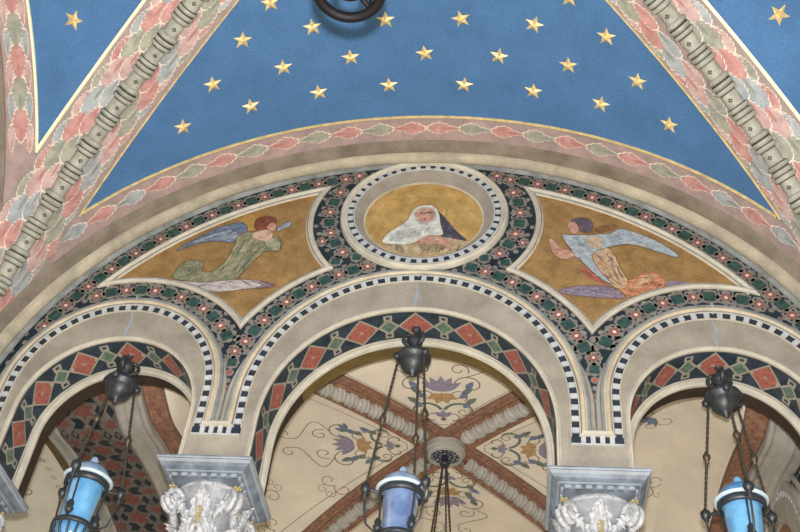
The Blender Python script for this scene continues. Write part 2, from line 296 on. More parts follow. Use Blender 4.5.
# mosaic ground, laid on the wall between the mouldings
CA = (0, 5.855, 1.617, 1.02); SA = (3.05, 5.93, 1.04, 1.05)            # dentil circles: cx, zc, r, b
def mos_low(x):
    z = -9
    for cx, zc, r, b in ((CA[0], CA[1], CA[2] + .13, CA[3]), (SA[0], SA[1], SA[2] + .12, SA[3]), (-SA[0], SA[1], SA[2] + .12, SA[3])):
        if abs(x - cx) < r: z = max(z, zc + b * sqrt(r * r - (x - cx) ** 2))
    return max(z, 5.5)
mb = MB(); Y = -.004
xs = sorted(set([round(-4.41 + 8.82 * i / 420, 4) for i in range(421)] + [s * v for s in (-1, 1) for v in (1.747, 1.89, 4.21)]))
for a, b in zip(xs[:-1], xs[1:]):
    if b - a < 1e-4: continue
    la, lb, ha, hb = mos_low(a), mos_low(b), big(a), big(b)
    if ha <= la and hb <= lb: continue
    mb.poly(((a, Y, min(la, ha)), (b, Y, min(lb, hb)), (b, Y, hb), (a, Y, ha)), 'navy')
def W(x, z, y): return (x, y, z)
def ringpts(x, z, r, lob, amp, n, ux, uz, sx=1.0):
    out = []
    for i in range(n):
        a = 2 * pi * i / n; rr = r * (1 + amp * cos(lob * a))
        du, dv = rr * cos(a) * sx, rr * sin(a)
        out.append((x + du * ux - dv * uz, z + du * uz + dv * ux))
    return out
placed = []
def motif(x, z, nx, nz, kind, k=1.0, force=False):
    if not force:
        for a, b in placed:
            if hypot(a - x, b - z) < .115 * k: return
        if z > big(x) - .07 * k or z < mos_low(x) + .045 * k: return
        if in_panel(x, z, .04): return
    placed.append((x, z)); ux, uz = nz, -nx                            # tangent direction
    g = ringpts(x, z, .106 * k, 8, .08, 32, ux, uz, .90)
    mb.fan(W(x, z, -.008), [W(a, b, -.008) for a, b in g], 'tracery')
    if kind == 'g':
        g = ringpts(x, z, .070 * k, 4, .15, 24, ux * .7071 - uz * .7071, uz * .7071 + ux * .7071)
        mb.fan(W(x, z, -.011), [W(a, b, -.011) for a, b in g], 'green')
    else:
        for i in range(4):
            a = pi / 4 + i * pi / 2; dx, dz = cos(a) * .07 * k, sin(a) * .07 * k
            px_, pz_ = x + dx * ux - dz * uz, z + dx * uz + dz * ux
            mb.fan(W(px_, pz_, -.010), [W(a_, b_, -.010) for a_, b_ in ringpts(px_, pz_, .014 * k, 1, 0, 8, ux, uz)], 'navy')
        g = ringpts(x, z, .052 * k, 8, .16, 32, ux, uz)
        mb.fan(W(x, z, -.011), [W(a, b, -.011) for a, b in g], 'red_dark')
        g = ringpts(x, z, .022 * k, 4, .10, 16, ux, uz, .8)
        mb.fan(W(x, z, -.026), [W(a, b, -.013) for a, b in g], 'pinkwhite')
# spandrel panel outline (right side): four arcs between measured corners
T1, T2, T3, T4 = (1.14, 8.985), (.945, 7.64), (1.825, 6.745), (3.56, 7.31)
def arc(p, q, c, b=1.0, n=18):             # arc from p to q around centre c (ellipse factor b), radius blends
    a0 = atan2((p[1] - c[1]) / b, p[0] - c[0]); a1 = atan2((q[1] - c[1]) / b, q[0] - c[0])
    r0 = hypot(p[0] - c[0], (p[1] - c[1]) / b); r1 = hypot(q[0] - c[0], (q[1] - c[1]) / b)
    return [(c[0] + (r0 + (r1 - r0) * i / n) * cos(a0 + (a1 - a0) * i / n), c[1] + b * (r0 + (r1 - r0) * i / n) * sin(a0 + (a1 - a0) * i / n)) for i in range(n)]
PANEL = arc(T1, T2, (0, 8.516), .93) + arc(T2, T3, (0, 5.855)) + arc(T3, T4, (3.05, 5.93)) + arc(T4, T1, (0, 5.32), .917, 40)
def inside(poly, x, z):
    c = False; j = len(poly) - 1
    for i in range(len(poly)):
        if (poly[i][1] > z) != (poly[j][1] > z) and x < (poly[j][0] - poly[i][0]) * (z - poly[i][1]) / (poly[j][1] - poly[i][1]) + poly[i][0]: c = not c
        j = i
    return c
def in_panel(x, z, mrg):
    x = abs(x)
    if hypot(x, (z - 8.516) / .93) < .965 + .05: return True
    if inside(PANEL, x, z): return True
    return any(hypot(a - x, b - z) < mrg for a, b in PANEL)
STEP = .1655
top = ell_path(0, 5.32, 4.41 - .135, 4.046 - .135, .16, pi - .16, 200)
mid = top[-1][4] / 2
for k in range(-40, 41):
    if 0 < mid + k * STEP < 2 * mid:
        x, z, nx, nz = at(top, mid + k * STEP)
        if hypot(x, (z - 8.516) / .93) > 1.09: motif(x, z, nx, nz, 'g' if k % 2 else 'r')
for s in (1, -1):
    for i in range(9):
        a = .72 - i * .1715; r = .965 + .135
        x, z = s * r * cos(a), 8.516 + .93 * r * sin(a)
        motif(x, z, s * cos(a), sin(a), 'g' if i % 2 else 'r')
cp = arch_path(0, 5.855, 1.617 + .26, 1.02, 5.6, 120); mid = cp[-1][4] / 2
for k in range(-22, 23):
    x, z, nx, nz = at(cp, mid + (k + .5) * STEP)
    if abs(x) < 1.76: motif(x, z, nx, nz, 'g' if k % 2 else 'r')
for s in (-1, 1):
    sp = arch_path(s * 3.05, 5.93, 1.04 + .255, 1.05, 5.6, 120); mid = sp[-1][4] / 2
    for k in range(-16, 17):
        x, z, nx, nz = at(sp, mid + k * STEP)
        if abs(x) > 1.88: motif(x, z, nx, nz, 'r' if k % 2 else 'g')
    for z, kk, kd in ((6.60, 1, 'g'), (6.45, .9, 'r'), (6.30, .8, 'g'), (6.17, .62, 'r'), (6.07, .45, 'g'), (5.99, .34, 'r'), (5.93, .28, 'g')):
        if kk > .7: motif(s * 1.825, z, 0, 1, kd, kk)
        else:
            placed.append((s * 1.825, z)); g = ringpts(s * 1.825, z, .07 * kk, 8, .12, 24, 1, 0)
            mb.fan(W(s * 1.825, z, -.008), [W(a, b, -.008) for a, b in g], 'tracery')
            if kd == 'r': mb.fan(W(s * 1.825, z, -.012), [W(a, b, -.012) for a, b in ringpts(s * 1.825, z, .045 * kk, 4, .1, 16, 1, 0)], 'soffit_red')
    for q in range(60):                                                # small tracery studs fill the spandrel between the rows
        x = s * (1.825 + random.uniform(-.3, .3)); z = random.uniform(6.1, 6.7)
        if min(hypot(a - x, b - z) for a, b in placed) > .105 and z > mos_low(x) + .05 and not in_panel(x, z, .04):
            placed.append((x, z)); mb.fan(W(x, z, -.008), [W(a, b, -.008) for a, b in ringpts(x, z, .045, 6, .1, 18, 1, 0)], 'tracery')
for q in range(2500):                                              # remaining gaps
    x = random.uniform(0, 2.2); z = random.uniform(6.9, 8.2)
    if min(hypot(a - x, b - z) for a, b in placed) > .15 and z > mos_low(x) + .07 and not in_panel(x, z, .06) and hypot(x, (z - 8.516) / .93) < 1.5:
        for s in (1, -1): motif(s * x, z, 0, 1, 'r' if q % 2 else 'g', .8, True)
for q in range(9000):
    x = random.uniform(0, 4.3); z = random.uniform(6.2, 9.3)
    if min(hypot(a - x, b - z) for a, b in placed) > .112 and z > mos_low(x) + .03 and z < big(x) - .03 and not in_panel(x, z, .03):
        for s in (1, -1):
            placed.append((s * x, z)); mb.fan(W(s * x, z, -.008), [W(a, b, -.008) for a, b in ringpts(s * x, z, .030, 5, .1, 15, 1, 0)], 'tracery')
mosaic = mb.build('mosaic_inlay', wall_front, label='dark mosaic inlay of green lobed tiles and red star flowers in grey tracery')

# ---------------------------------------------------------------- the great wall arch and its bands
def lerp_band(fy):                                                    # outline at depth fy (0..1 between wall and vault)
    return (4.41 + .12 * fy, 4.046 + .034 * fy)
def band(mb, ys, m, a0=.10):
    rows = []
    n = 120
    for i in range(n + 1):
        t = a0 + (pi - 2 * a0) * i / n; r = []
        for y, d in ys:
            a, b = lerp_band(-y / .4); nx, nz = cos(t) / a, sin(t) / b; l = hypot(nx, nz)
            r.append((a * cos(t) + nx / l * d, y, 5.32 + b * sin(t) + nz / l * d))
        rows.append(r)
    mb.grid(rows, m)
mb = MB(); band(mb, [(0, .012), (-.006, -.022), (-.02, -.03), (-.035, -.014), (-.05, 0), (-.062, .004)], 'stone_blue', -.1); mb.build('trim_1', kind='structure', smooth=True)
mb = MB(); band(mb, [(-.062, .004), (-.075, -.022), (-.10, -.032), (-.14, -.034), (-.175, -.026), (-.195, -.01), (-.20, .02)], 'cream_old', -.1); mb.build('trim_2', kind='structure', smooth=True)
mb = MB(); band(mb, [(-.20, .02), (-.25, .012), (-.30, .010), (-.303, -.004), (-.36, -.006), (-.395, -.004), (-.402, .01)], 'stone_dull', -.1); mb.build('trim_3', kind='structure')

# ---------------------------------------------------------------- painted bands on the vault
LEAF = [(i / 28, .46 * sin(pi * (i / 28) ** .72) ** .75 + (.11 * abs(sin(7 * pi * i / 28)) if 0 < i < 26 else 0) - (.06 * (i / 28) if i else 0)) for i in range(28)] + [(1, 0)]
LEAF_POINTED = [(0, 0), (.04, .16), (.09, .24), (.13, .22), (.17, .34), (.24, .43), (.29, .38), (.34, .48), (.43, .50), (.48, .38), (.54, .40), (.60, .34), (.64, .22), (.72, .22), (.80, .13), (.90, .08), (1, 0)]
def leafpts(f, s0, t0, L, Wd, d, off, k=1.0, shape=None):
    out = []; shape = shape or LEAF
    up = [(l, v) for l, v in shape]; dn = [(l, -v) for l, v in shape[1:-1]][::-1]
    for l, v in up + dn:
        ll = .5 + (l - .5) * (k if k > 1 else 1) ; 
        out.append(f(s0 + d * (ll if k >= 1 else .18 + l * .55) * L, t0 + v * Wd * k, off))
    return out
def leaf(mb, f, s0, t0, L, Wd, d, col, off=.004, shape=None):
    core = 'leaf_core' if col in ('leaf_pink', 'leaf_rose') else 'leaf_core_green'
    c = lambda o: f(s0 + d * .4 * L, t0, o)
    mb.fan(c(off), leafpts(f, s0, t0, L, Wd, d, off, 1.11, shape), 'leaf_edge')
    mb.fan(c(off + .003), leafpts(f, s0, t0, L, Wd, d, off + .003, 1.0, shape), col)
    pts = [f(s0 + d * L * (.42 + .54 * l), t0 + .10 * Wd * sin(pi * l) * sg, off + .006) for sg, ls in ((1, [i / 8 for i in range(9)]), (-1, [1 - i / 8 for i in range(1, 8)])) for l in ls]
    mb.fan(f(s0 + d * L * .6, t0, off + .006), pts, core)
def onweb(x, y, off, main=None):
    y = min(y, -.40)
    if main is True: z = VZ + VH * sqrt(max(0, 1 - (x / VA) ** 2))
    elif main is False: z = VZ + VH * sqrt(max(0, 1 - ((y - VY) / VB) ** 2))
    else: z = web(x, y)
    return Vector((x, y, z)) + webn(x, y, main) * off * (-1 if webn(x, y, main).z > 0 else 1)
# border along the wall arch
vp = ell_path(0, VZ, VA, VH, .20, pi - .20, 160); VM = vp[-1][4] / 2
def fb(s, t, off):
    x, z, nx, nz = at(vp, VM + s); return Vector((x - nx * off, -.40 - t, z - nz * off))
mb = MB()
ss = [-VM + 2 * VM * i / 160 for i in range(161)]
mb.grid([[fb(s, t, .006) for t in (0, .06, .30, .335)] for s in ss], lambda i, j: 'grey_ground' if j == 2 else 'pink_ground')
mb.grid([[fb(s, .335, .006), fb(s, .335, .020), fb(s, .354, .020), fb(s, .354, .0)] for s in ss if abs(fb(s, 0, 0).x) < 3.67], 'gold_line')
cols = ['leaf_pink', 'leaf_green']
k = 0
while .02 + k * .375 < VM - .3:
    for sg in (1, -1):
        leaf(mb, lambda s, t, o: fb(s, t, o), sg * (.015 + k * .375), .18, .385, .17, sg, 'leaf_pink' if k % 2 == 0 else ('leaf_green' if k < 8 else 'leaf_blue'), .009, LEAF_POINTED)
    k += 1
border = mb.build('painted_border', ceiling, label='pink painted leaf border with gold edge along the big wall arch')

# diagonal groin ribs: painted band both sides of a turned moulding
def rib_side(sx, sy, main):
    def f(s, w_, off):            # s = parameter along the groin in metres, w_ plan offset away from the groin
        t = smap(s); x, y = VA * t, VB * t
        l = hypot(VA, VB); n = (-VB / l, VA / l) if main else (VB / l, -VA / l)   # main: towards x=0
        X, Yy = x + n[0] * w_, y + n[1] * w_
        return onweb(sx * X, VY + sy * Yy, off, main)
    return f
GT = [.05 + .945 * i / 300 for i in range(301)]
GS = [0.0]
def gpt(t): return Vector((VA * t, VB * t, VZ + VH * sqrt(max(0, 1 - t * t))))
for i in range(1, 301): GS.append(GS[-1] + (gpt(GT[i]) - gpt(GT[i - 1])).length)
def smap(s):
    s = max(0, min(GS[-1], s)); lo, hi = 0, 300
    while hi - lo > 1:
        m_ = (lo + hi) // 2
        if GS[m_] <= s: lo = m_
        else: hi = m_
    return GT[lo] + (GT[hi] - GT[lo]) * (s - GS[lo]) / (GS[hi] - GS[lo])
GL = GS[-1]
def build_rib(sx, sy, label, cat_group, detailed=True):
    c = gpt(.8); root = thing('vault_rib', label, 'rib', (sx * VA * .8, VY + sy * VB * .8, c.z), cat_group)
    for main in (True, False):
        f = rib_side(sx, sy, main); mb = MB()
        n = 110; S = [GL * i / n for i in range(n + 1)]
        wd = .32 if (main and sx > 0) else .35
        mb.grid([[f(s, w_, .012) for w_ in (0, .08, .16, .22, wd - .05, wd)] for s in S], lambda i, j: 'grey_ground' if j == 4 else 'pink_ground')
        SL = [s for s in S if (f(s, wd, 0).y < -.735 if main else abs(f(s, wd, 0).x) < 3.99)]
        mb.grid([[f(s, wd, .008), f(s, wd, .026), f(s, wd + (.010 if main else .030), .026), f(s, wd + (.010 if main else .030), .0)] for s in SL], 'gold_line' if main else 'gold_white')
        k = 0; s = .1
        cl = ['leaf_pink', 'leaf_green', 'leaf_rose', 'leaf_blue'] if sx < 0 else ['leaf_rose', 'leaf_green', 'leaf_pink', 'leaf_blue']
        while s < GL - .5 and detailed:
            leaf(mb, f, s + .52, .270 if not main else .25, .36, .10, -1, cl[(k + 3 + (2 if main else 0)) % 4], .014)
            leaf(mb, f, s + .42, .195, .44, .15, -1, cl[(k + (2 if main else 0)) % 4], .020)
            leaf(mb, f, s + .56, .115, .36, .10, -1, cl[(k + 1 + (2 if main else 0)) % 4], .027)
            s += .37; k += 1
        mb.build('painted_band', root, label='painted band of pale lobed leaves ' + ('facing the lunette' if main else 'on the side away from the lunette'))
    # turned roll
    mb = MB(); rows = []; mats = []
    PITCH = .345; rb = .080
    s = .05; info = []
    while s < GL - .02:
        u = (s / PITCH) % 1.0
        if u < .46: r = rb + .004 * sin(pi * u / .46)
        else:
            q = (u - .46) / .54; r = rb + .034 * abs(sin(pi * 3 * q)) ** .5
        info.append((s, r, u)); s += .010
    for s, r, u in info:
        t = smap(s); p = gpt(t); t2 = smap(s + .01); d = (gpt(t2) - p).normalized() if t2 > t else Vector((0, 0, -1))
        p = Vector((sx * p.x, VY + sy * p.y, p.z)); d = Vector((sx * d.x, sy * d.y, d.z))
        side = Vector((-sx * VB, sy * VA, 0)).normalized(); side = (side - d * side.dot(d)).normalized(); dn = d.cross(side)
        if dn.z > 0: dn = -dn
        p = p + dn * .045 + (side * (-1 if side.x * sx < 0 else 1) * .075 * min(1, max(0, (.86 - t) / .3)) if sx > 0 else Vector((0, 0, 0)))
        rows.append([p + (side * cos(a) + dn * sin(a)) * r for a in (-.35 + (pi + .7) * j / 12 for j in range(13))])
    def rm(i, j):
        u = info[i][2]
        if u > .46 and abs(sin(pi * 3 * (u - .46) / .54)) < .30: return 'roll_dark'
        return 'roll_grey'
    mb.grid(rows, rm)
    k = 0                                                              # small cross inlays on each drum
    while (k + .23) * PITCH < GL - .1:
        s = (k + .23) * PITCH; t = smap(s); p = gpt(t); d = (gpt(smap(s + .01)) - p).normalized()
        p = Vector((sx * p.x, VY + sy * p.y, p.z)); d = Vector((sx * d.x, sy * d.y, d.z))
        side = Vector((-sx * VB, sy * VA, 0)).normalized(); side = (side - d * side.dot(d)).normalized(); dn = d.cross(side)
        if dn.z > 0: dn = -dn
        c_ = p + dn * (.045 + .087) + (side * (-1 if side.x * sx < 0 else 1) * .075 * min(1, max(0, (.86 - t) / .3)) if sx > 0 else Vector((0, 0, 0)))
        for a, b in ((1, 0), (-1, 0), (0, 1), (0, -1)):
            mb.obox(c_ + (d * a + side * b) * .014, d, side, dn, .0085, .0085, .002, 'roll_dark')
        k += 1
    mb.build('turned_roll', root, label='grey turned roll moulding with ringed collars and small dark crosses')
    return root
build_rib(-1, 1, 'painted diagonal vault rib with grey turned roll rising from the lower left', 'diagonal ribs of the blue vault')
build_rib(1, 1, 'painted diagonal vault rib with grey turned roll descending at the right edge', 'diagonal ribs of the blue vault')

# side wall arches of the nave bay
for s, nm in ((-1, 'left'), (1, 'right')):
    mb = MB(); n = 80; rows = []; rows2 = []; rows3 = []
    for i in range(n + 1):
        a = .12 + (pi - .24) * i / n; y = VY + VB * cos(a); z = VZ + VH * sin(a)
        yy = min(y, -.40)
        if yy > -1.0: continue
        rows.append([(s * 4.33, yy, z - .03), (s * 4.33, yy, z - .05), (s * 4.45, yy, z - .06), (s * 4.62, yy, z - .06), (s * 4.75, yy, z - .16)])
        rows3.append([(s * 4.0, yy, z - .006), (s * 4.33, yy, z - .006), (s * 4.33, yy, z - .03)])
        if yy < -1.36: rows2.append([(s * 4.0, yy, z), (s * 4.0, yy, z - .022), (s * 3.972, yy, z - .022), (s * 3.972, yy, z)])
    mb.grid(rows, 'stone_dull')
    mb.grid(rows3, 'pink_ground'); mb.grid(rows2, 'gold_white')
    L_ = [0]; pts = [(VY + VB * cos(.12 + (pi - .24) * i / n), VZ + VH * sin(.12 + (pi - .24) * i / n)) for i in range(n + 1)]
    for i in range(n): L_.append(L_[-1] + hypot(pts[i + 1][0] - pts[i][0], pts[i + 1][1] - pts[i][1]))
    def fs(q, w_, off):
        q = max(0, min(L_[-1] - 1e-6, q)); i = max(j for j in range(n) if L_[j] <= q); t = (q - L_[i]) / (L_[i + 1] - L_[i])
        y = pts[i][0] + (pts[i + 1][0] - pts[i][0]) * t; z = pts[i][1] + (pts[i + 1][1] - pts[i][1]) * t
        return Vector((s * (4.165 + w_), y, z - .006 - off))
    q = .6; k = 0
    while q < 6.2:
        if fs(q, 0, 0).y > -1.5: q += .05; continue
        leaf(mb, fs, q + .36, 0, .37, .17, -1, ['leaf_pink', 'leaf_green'][k % 2], .004)
        leaf(mb, fs, q + .19, .10, .30, .07, -1, ['leaf_rose', 'leaf_blue'][k % 2], .002)
        leaf(mb, fs, q + .19, -.10, .30, .07, -1, ['leaf_rose', 'leaf_blue'][k % 2], .002)
        q += .33; k += 1
    mb.build('trim_%d' % (4 if s < 0 else 5), kind='structure')
    mb = MB()
    mb.poly([(s * 4.75, .0, -H), (s * 4.75, -9.2, -H), (s * 4.75, -9.2, 9.6), (s * 4.75, .0, 9.6)], 'plaster_wall')
    mb.build('wall_' + nm, kind='structure')
mb = MB(); mb.poly([(-12, -14, -H), (12, -14, -H), (12, 9, -H), (-12, 9, -H)], 'floor_stone'); mb.build('floor', kind='structure')

# gilt stars on the vault
def make_star():
    me = MB(); pts = []
    for i in range(10):
        a = pi / 2 + i * pi / 5; r = .108 if i % 2 == 0 else .046; pts.append((r * cos(a), r * sin(a), 0))
    me.fan((0, 0, .034), pts, 'star_gold')
    return me
sm = bpy.data.meshes.new('gold_star'); tmp = make_star(); sm.from_pydata(tmp.v, [], tmp.f); sm.materials.append(MAT['star_gold']); sm.update()
ROWS = {-2.4: 'topmost row, cut by the photo edge', -2.03: 'row level with the iron ring', -1.6: 'second full row above the border', -1.2: 'lowest row, just above the leaf border'}
def star(x, y, label, main=True, group='gold stars on the blue vault'):
    n = webn(x, y, main); n = n if n.z < 0 else -n
    z = web(x, y); o = bpy.data.objects.new('gold_star', sm); sc.collection.objects.link(o)
    u = Vector((1, 0, 0)) if main else Vector((0, 1, 0)); u = (u - n * u.dot(n)).normalized(); v = n.cross(u)
    a = random.uniform(-.25, .25); u2 = u * cos(a) + v * sin(a); v2 = n.cross(u2)
    o.matrix_world = Matrix(((u2.x, v2.x, n.x, x + n.x * .004), (u2.y, v2.y, n.y, y + n.y * .004), (u2.z, v2.z, n.z, z + n.z * .004 + H), (0, 0, 0, 1)))
    tag(o, label, 'star', group)
ordn = ['leftmost', 'second from left', 'third from left', 'fourth from left', 'fifth from left', 'sixth from left', 'rightmost']
def row(y, xs, desc):
    for i, x in enumerate(xs):
        pos = 'rightmost' if i == len(xs) - 1 else ordn[i]
        star(x, y, 'gold star on blue, %s in the %s' % (pos, desc))
row(-2.42, [-1.52, 1.56], 'row cut by the top edge')
row(-2.05, [-1.86, -1.14, -.36, .45, 1.22, 1.95], 'row beside the black iron ring')
row(-1.61, [-2.24, -1.51, -.78, .04, .85, 1.59, 2.29], 'middle row of the central blue field')
row(-1.2, [-2.62, -1.92, -1.18, -.39, .46, 1.23, 1.95, 2.64], 'lowest row') if False else None
xs_ = [-2.62, -1.92, -1.18, -.39, .46, 1.23, 1.95, 2.64]; nm_ = ['leftmost', 'second from left', 'third from left', 'fourth from left', 'fifth from left', 'sixth from left', 'second from right', 'rightmost']
for x, q in zip(xs_, nm_): star(x, -1.2, 'gold star on blue, %s in the lowest row above the leaf border' % q)
star(-3.52, -2.49, 'gold five-pointed star alone in the blue wedge at the far left', False)
star(3.54, -2.43, 'gold five-pointed star alone in the blue corner at the far right', False)
# ---------------------------------------------------------------- the three dentilled arches
def build_arch(cx, zc, r, b, o_cx, o_zc, o_r, label, period):
    root = thing('arch', label, 'arch', (cx, .2, ZB), 'arches of the arcade')
    zb = 5.50
    p = arch_path(cx, zc, r, b, zb)
    mb = MB(); sweep(mb, p, [(.055, 0), (.055, -.03), (.066, -.045), (.082, -.05), (.096, -.04), (.10, -.022), (.112, -.02), (.125, -.032), (.138, -.028), (.146, -.014), (.15, 0)], lambda i, j: 'cream_warm' if 1 <= j <= 5 else 'stone_blue')
    rows = {-1: [], 1: []}
    for x, z, nx, nz, s in p:                                             # stone fillet widening towards the foot of the strip
        if z < 6.45 and (cx == 0 or (x - cx) * cx < 0):
            d = .15 + .045 * min(1, (6.45 - z) / .5); rows[1 if x > cx else -1].append([(x + nx * q, y, z + nz * q) for q, y in ((.148, 0), (.150, -.016), (d - .012, -.014), (d, -.004), (d, 0))])
    for r_ in rows.values():
        if len(r_) > 1: mb.grid(r_, lambda i, j: 'stone_blue' if j >= 2 else 'stone')
    mb.build('outer_moulding', root, smooth=True)
    mb = MB(); sweep(mb, p, [(.045, 0), (.045, -.012), (-.034, -.012), (-.034, 0)], 'slate')
    sweep(mb, p, [(-.036, 0), (-.036, -.018), (-.044, -.018), (-.044, 0)], 'cream')
    sweep(mb, p, [(.035, -.012), (.037, -.022), (.046, -.022), (.052, -.010)], 'cream')
    L = p[-1][4]; n = int(round(L / .133)); n += n % 2
    for i in range(n):
        x, z, nx, nz = at(p, (i + .5) * L / n)
        mb.obox((x, -.021, z), (nz, 0, -nx), (nx, 0, nz), (0, -1, 0), .027, .033, .008, 'white')
    mb.build('dentil_course', root)
    q = arch_path(o_cx, o_zc, o_r, 1, ZB)
    mb = MB(); sweep(mb, q, [(.0, .03), (-.004, .01), (.0, -.008), (.010, -.014), (.018, -.010), (.022, 0)], 'cream'); sweep(mb, q, [(.026, 0), (.028, -.009), (.034, -.009), (.036, 0)], 'cream')
    mb.build('edge_bead', root, smooth=True)
    # painted soffit: diamonds on dark ground
    e = .004; y0, y1 = .035, .455
    def f(s, t, off):
        x, z, nx, nz = at(q, s); return (x - nx * (off + e), y0 + (y1 - y0) * (t + .5), z - nz * (off + e))
    mb = MB(); L = q[-1][4]; K = 150
    mb.grid([[f(L * i / K, -.5, 0), f(L * i / K, .5, 0)] for i in range(K + 1)], 'soffit_navy')
    def rh(s, t, hs, ht, off, m):
        P = [(s - hs, t), (s - hs * .5, t + ht * .5), (s, t + ht), (s + hs * .5, t + ht * .5), (s + hs, t), (s + hs * .5, t - ht * .5), (s, t - ht), (s - hs * .5, t - ht * .5)]
        mb.fan(f(s, t, off), [f(a, c, off) for a, c in P], m)
    def sq(s, t, hs, ht, off, m): mb.poly([f(s - hs, t - ht, off), f(s + hs, t - ht, off), f(s + hs, t + ht, off), f(s - hs, t + ht, off)], m)
    k = -12
    while k <= 12:
        s = L / 2 + k * period
        if .1 < s < L - .1:
            if k % 2 == 0:
                rh(s, 0, .200 * period / .3, .50, .0015, 'soffit_grey'); rh(s, 0, .172 * period / .3, .43, .003, 'soffit_red')
                st = [(s + (.035 if i % 2 else .012) * cos(i * pi / 4), (.08 if i % 2 else .03) * sin(i * pi / 4)) for i in range(8)]
                mb.fan(f(s, 0, .0045), [f(a, c, .0045) for a, c in st], 'soffit_grey')
            else:
                for t in (.33, -.33):
                    sq(s, t, .046, .10, .0012, 'soffit_grey'); sq(s, t, .022, .045, .0022, 'soffit_navy')
                rh(s, 0, .122 * period / .3, .31, .002, 'soffit_grey'); rh(s, 0, .086 * period / .3, .22, .0035, 'soffit_green')
                pass
        k += 1
    mb.build('painted_soffit', root, label='dark soffit with red and green diamonds outlined in grey')
    # rope moulding at the back edge of the soffit
    rows = []; cum = q[0][4]
    q2 = arch_path(o_cx, o_zc, o_r, 1, ZB, 150)
    for i, (x, z, nx, nz, s) in enumerate(q2):
        c_d, c_y = -.035, .50; ring = []
        for j in range(32):
            a = 2 * pi * j / 32; rr = .039 * (1 + .10 * cos(8 * a - s * 5))
            ring.append((x + nx * (c_d + rr * cos(a)), c_y + rr * sin(a), z + nz * (c_d + rr * cos(a))))
        rows.append(ring)
    mb = MB(); mb.grid(rows, 'cream', True); mb.build('rope_moulding', root, smooth=True)
    mb = MB(); sweep(mb, q, [(-.0, .452), (-.014, .452), (-.014, .465), (-.0, .465)], 'cream'); mb.build('inner_fillet', root)
    mb = MB(); sweep(mb, q, [(-.02, .53), (-.02, TH + .14), (.3, TH + .14)], lambda i, j: 'shade_gold' if (cx == 0 and abs(i - len(q) / 2) < 24) else 'shade_brown')  # soffit colour darkened to stand for the flash shadow behind the rope
    mb.build('rear_order', root, label='rear order of the arch, coloured dark brown for the flash shadow')
    # pale crack with plaster drip at the crown
    top = zc + r * b + .14; mb = MB(); zt = o_zc + o_r
    P = [(cx + .012 * sin(i * 1.7), top - (top - zt) * i / 8) for i in range(9)]
    wd = [.008, .009, .008, .010, .014, .022, .02, .012, .008]
    for i in range(8):
        a, c = P[i], P[i + 1]
        yy = -.055 + .052 * min(1, i / 2); 
        y2 = -.055 + .052 * min(1, (i + 1) / 2)
        mb.poly([(a[0] - wd[i], yy, a[1]), (a[0] + wd[i], yy, a[1]), (c[0] + wd[i + 1], y2, c[1]), (c[0] - wd[i + 1], y2, c[1])], 'abacus_light')
    mb.build('crack_repair', root, label='pale plaster repair running down the crown of the arch')
    return root
build_arch(0, 5.855, 1.617, 1.02, 0, 5.62, 1.44, 'large middle arch with dentil course and diamond-painted soffit', .300)
build_arch(-3.05, 5.93, 1.04, 1.05, -3.03, 5.69, .90, 'smaller left arch with dentil course, beside the left spandrel', .262)
build_arch(3.05, 5.93, 1.04, 1.05, 3.03, 5.69, .90, 'smaller right arch with dentil course, beside the right spandrel', .262)

# foot of the mouldings between two arches
for s, nm in ((-1, 'left'), (1, 'right')):
    x0, x1 = s * 1.574, s * 2.056
    a, b = min(x0, x1), max(x0, x1)
    root = thing('moulding_stop', 'cream ledge with dentils closing the mouldings above the %s capital' % nm, 'moulding', ((a + b) / 2, 0, 5.43), 'moulding stops above the capitals')
    mb = MB(); mb.box((a, -.012, 5.425), (b, -.001, 5.505), 'slate'); mb.box((a - .0, -.022, 5.412), (b, -.001, 5.427), 'white')
    n = 6; w_ = (b - a) / (n * 2 - 1)
    for i in range(1, n - 1): mb.box((a + w_ * (2 * i), -.034, 5.427), (a + w_ * (2 * i + 1), -.012, 5.505), 'white')
    mb.build('dentil_course', root)
    mb = MB(); zz = 5.505
    a2, b2 = a + .10, b - .10
    pr = [(-.035, 0, .0), (-.03, .03, .0), (.0, .06, .012), (.0, .065, .03), (.022, .035, .05), (.03, .02, .075), (.035, .0, .085)]
    rows = [[(a2 + d, 0.0, zz + h), (a2 + d, -o, zz + h), (b2 - d, -o, zz + h), (b2 - d, 0, zz + h)] for d, o, h in pr]
    mb.grid(rows, 'cream'); mb.build('ledge', root)

# ---------------------------------------------------------------- medallion
MZ, MBF = 8.516, .93
root = thing('medallion', 'round medallion with a veiled saint painted on gold, above the middle arch', 'medallion', (0, 0, MZ - .9))
def mring(prof, m, mbb, c=(0, MZ), n=96, fac=MBF):
    rows = []
    for i in range(n + 1):
        a = 2 * pi * i / n
        rows.append([(c[0] + cos(a) * r, y, c[1] + sin(a) * r * fac) for r, y in prof])
    mbb.grid(rows, m)
mb = MB(); mring([(.975, 0), (.97, -.04), (.958, -.07), (.94, -.082), (.922, -.075), (.912, -.055), (.905, -.052), (.897, -.06), (.888, -.058), (.882, -.045)], 'cream', mb); mb.build('outer_frame', root, smooth=True)
mb = MB(); mring([(.882, -.045), (.815, -.045), (.815, -.058), (.803, -.058), (.803, -.04)], lambda i, j: 'slate' if j == 0 else 'white', mb)
for i in range(44):
    a = 2 * pi * i / 44; u = Vector((-sin(a), 0, cos(a) * MBF)).normalized(); v = Vector((cos(a), 0, sin(a) * MBF)).normalized()
    mb.obox((.849 * cos(a), -.052, MZ + .849 * sin(a) * MBF), u, v, (0, -1, 0), .028, .030, .011, 'white')
mb.build('dentil_ring', root)
mb = MB(); rows = []
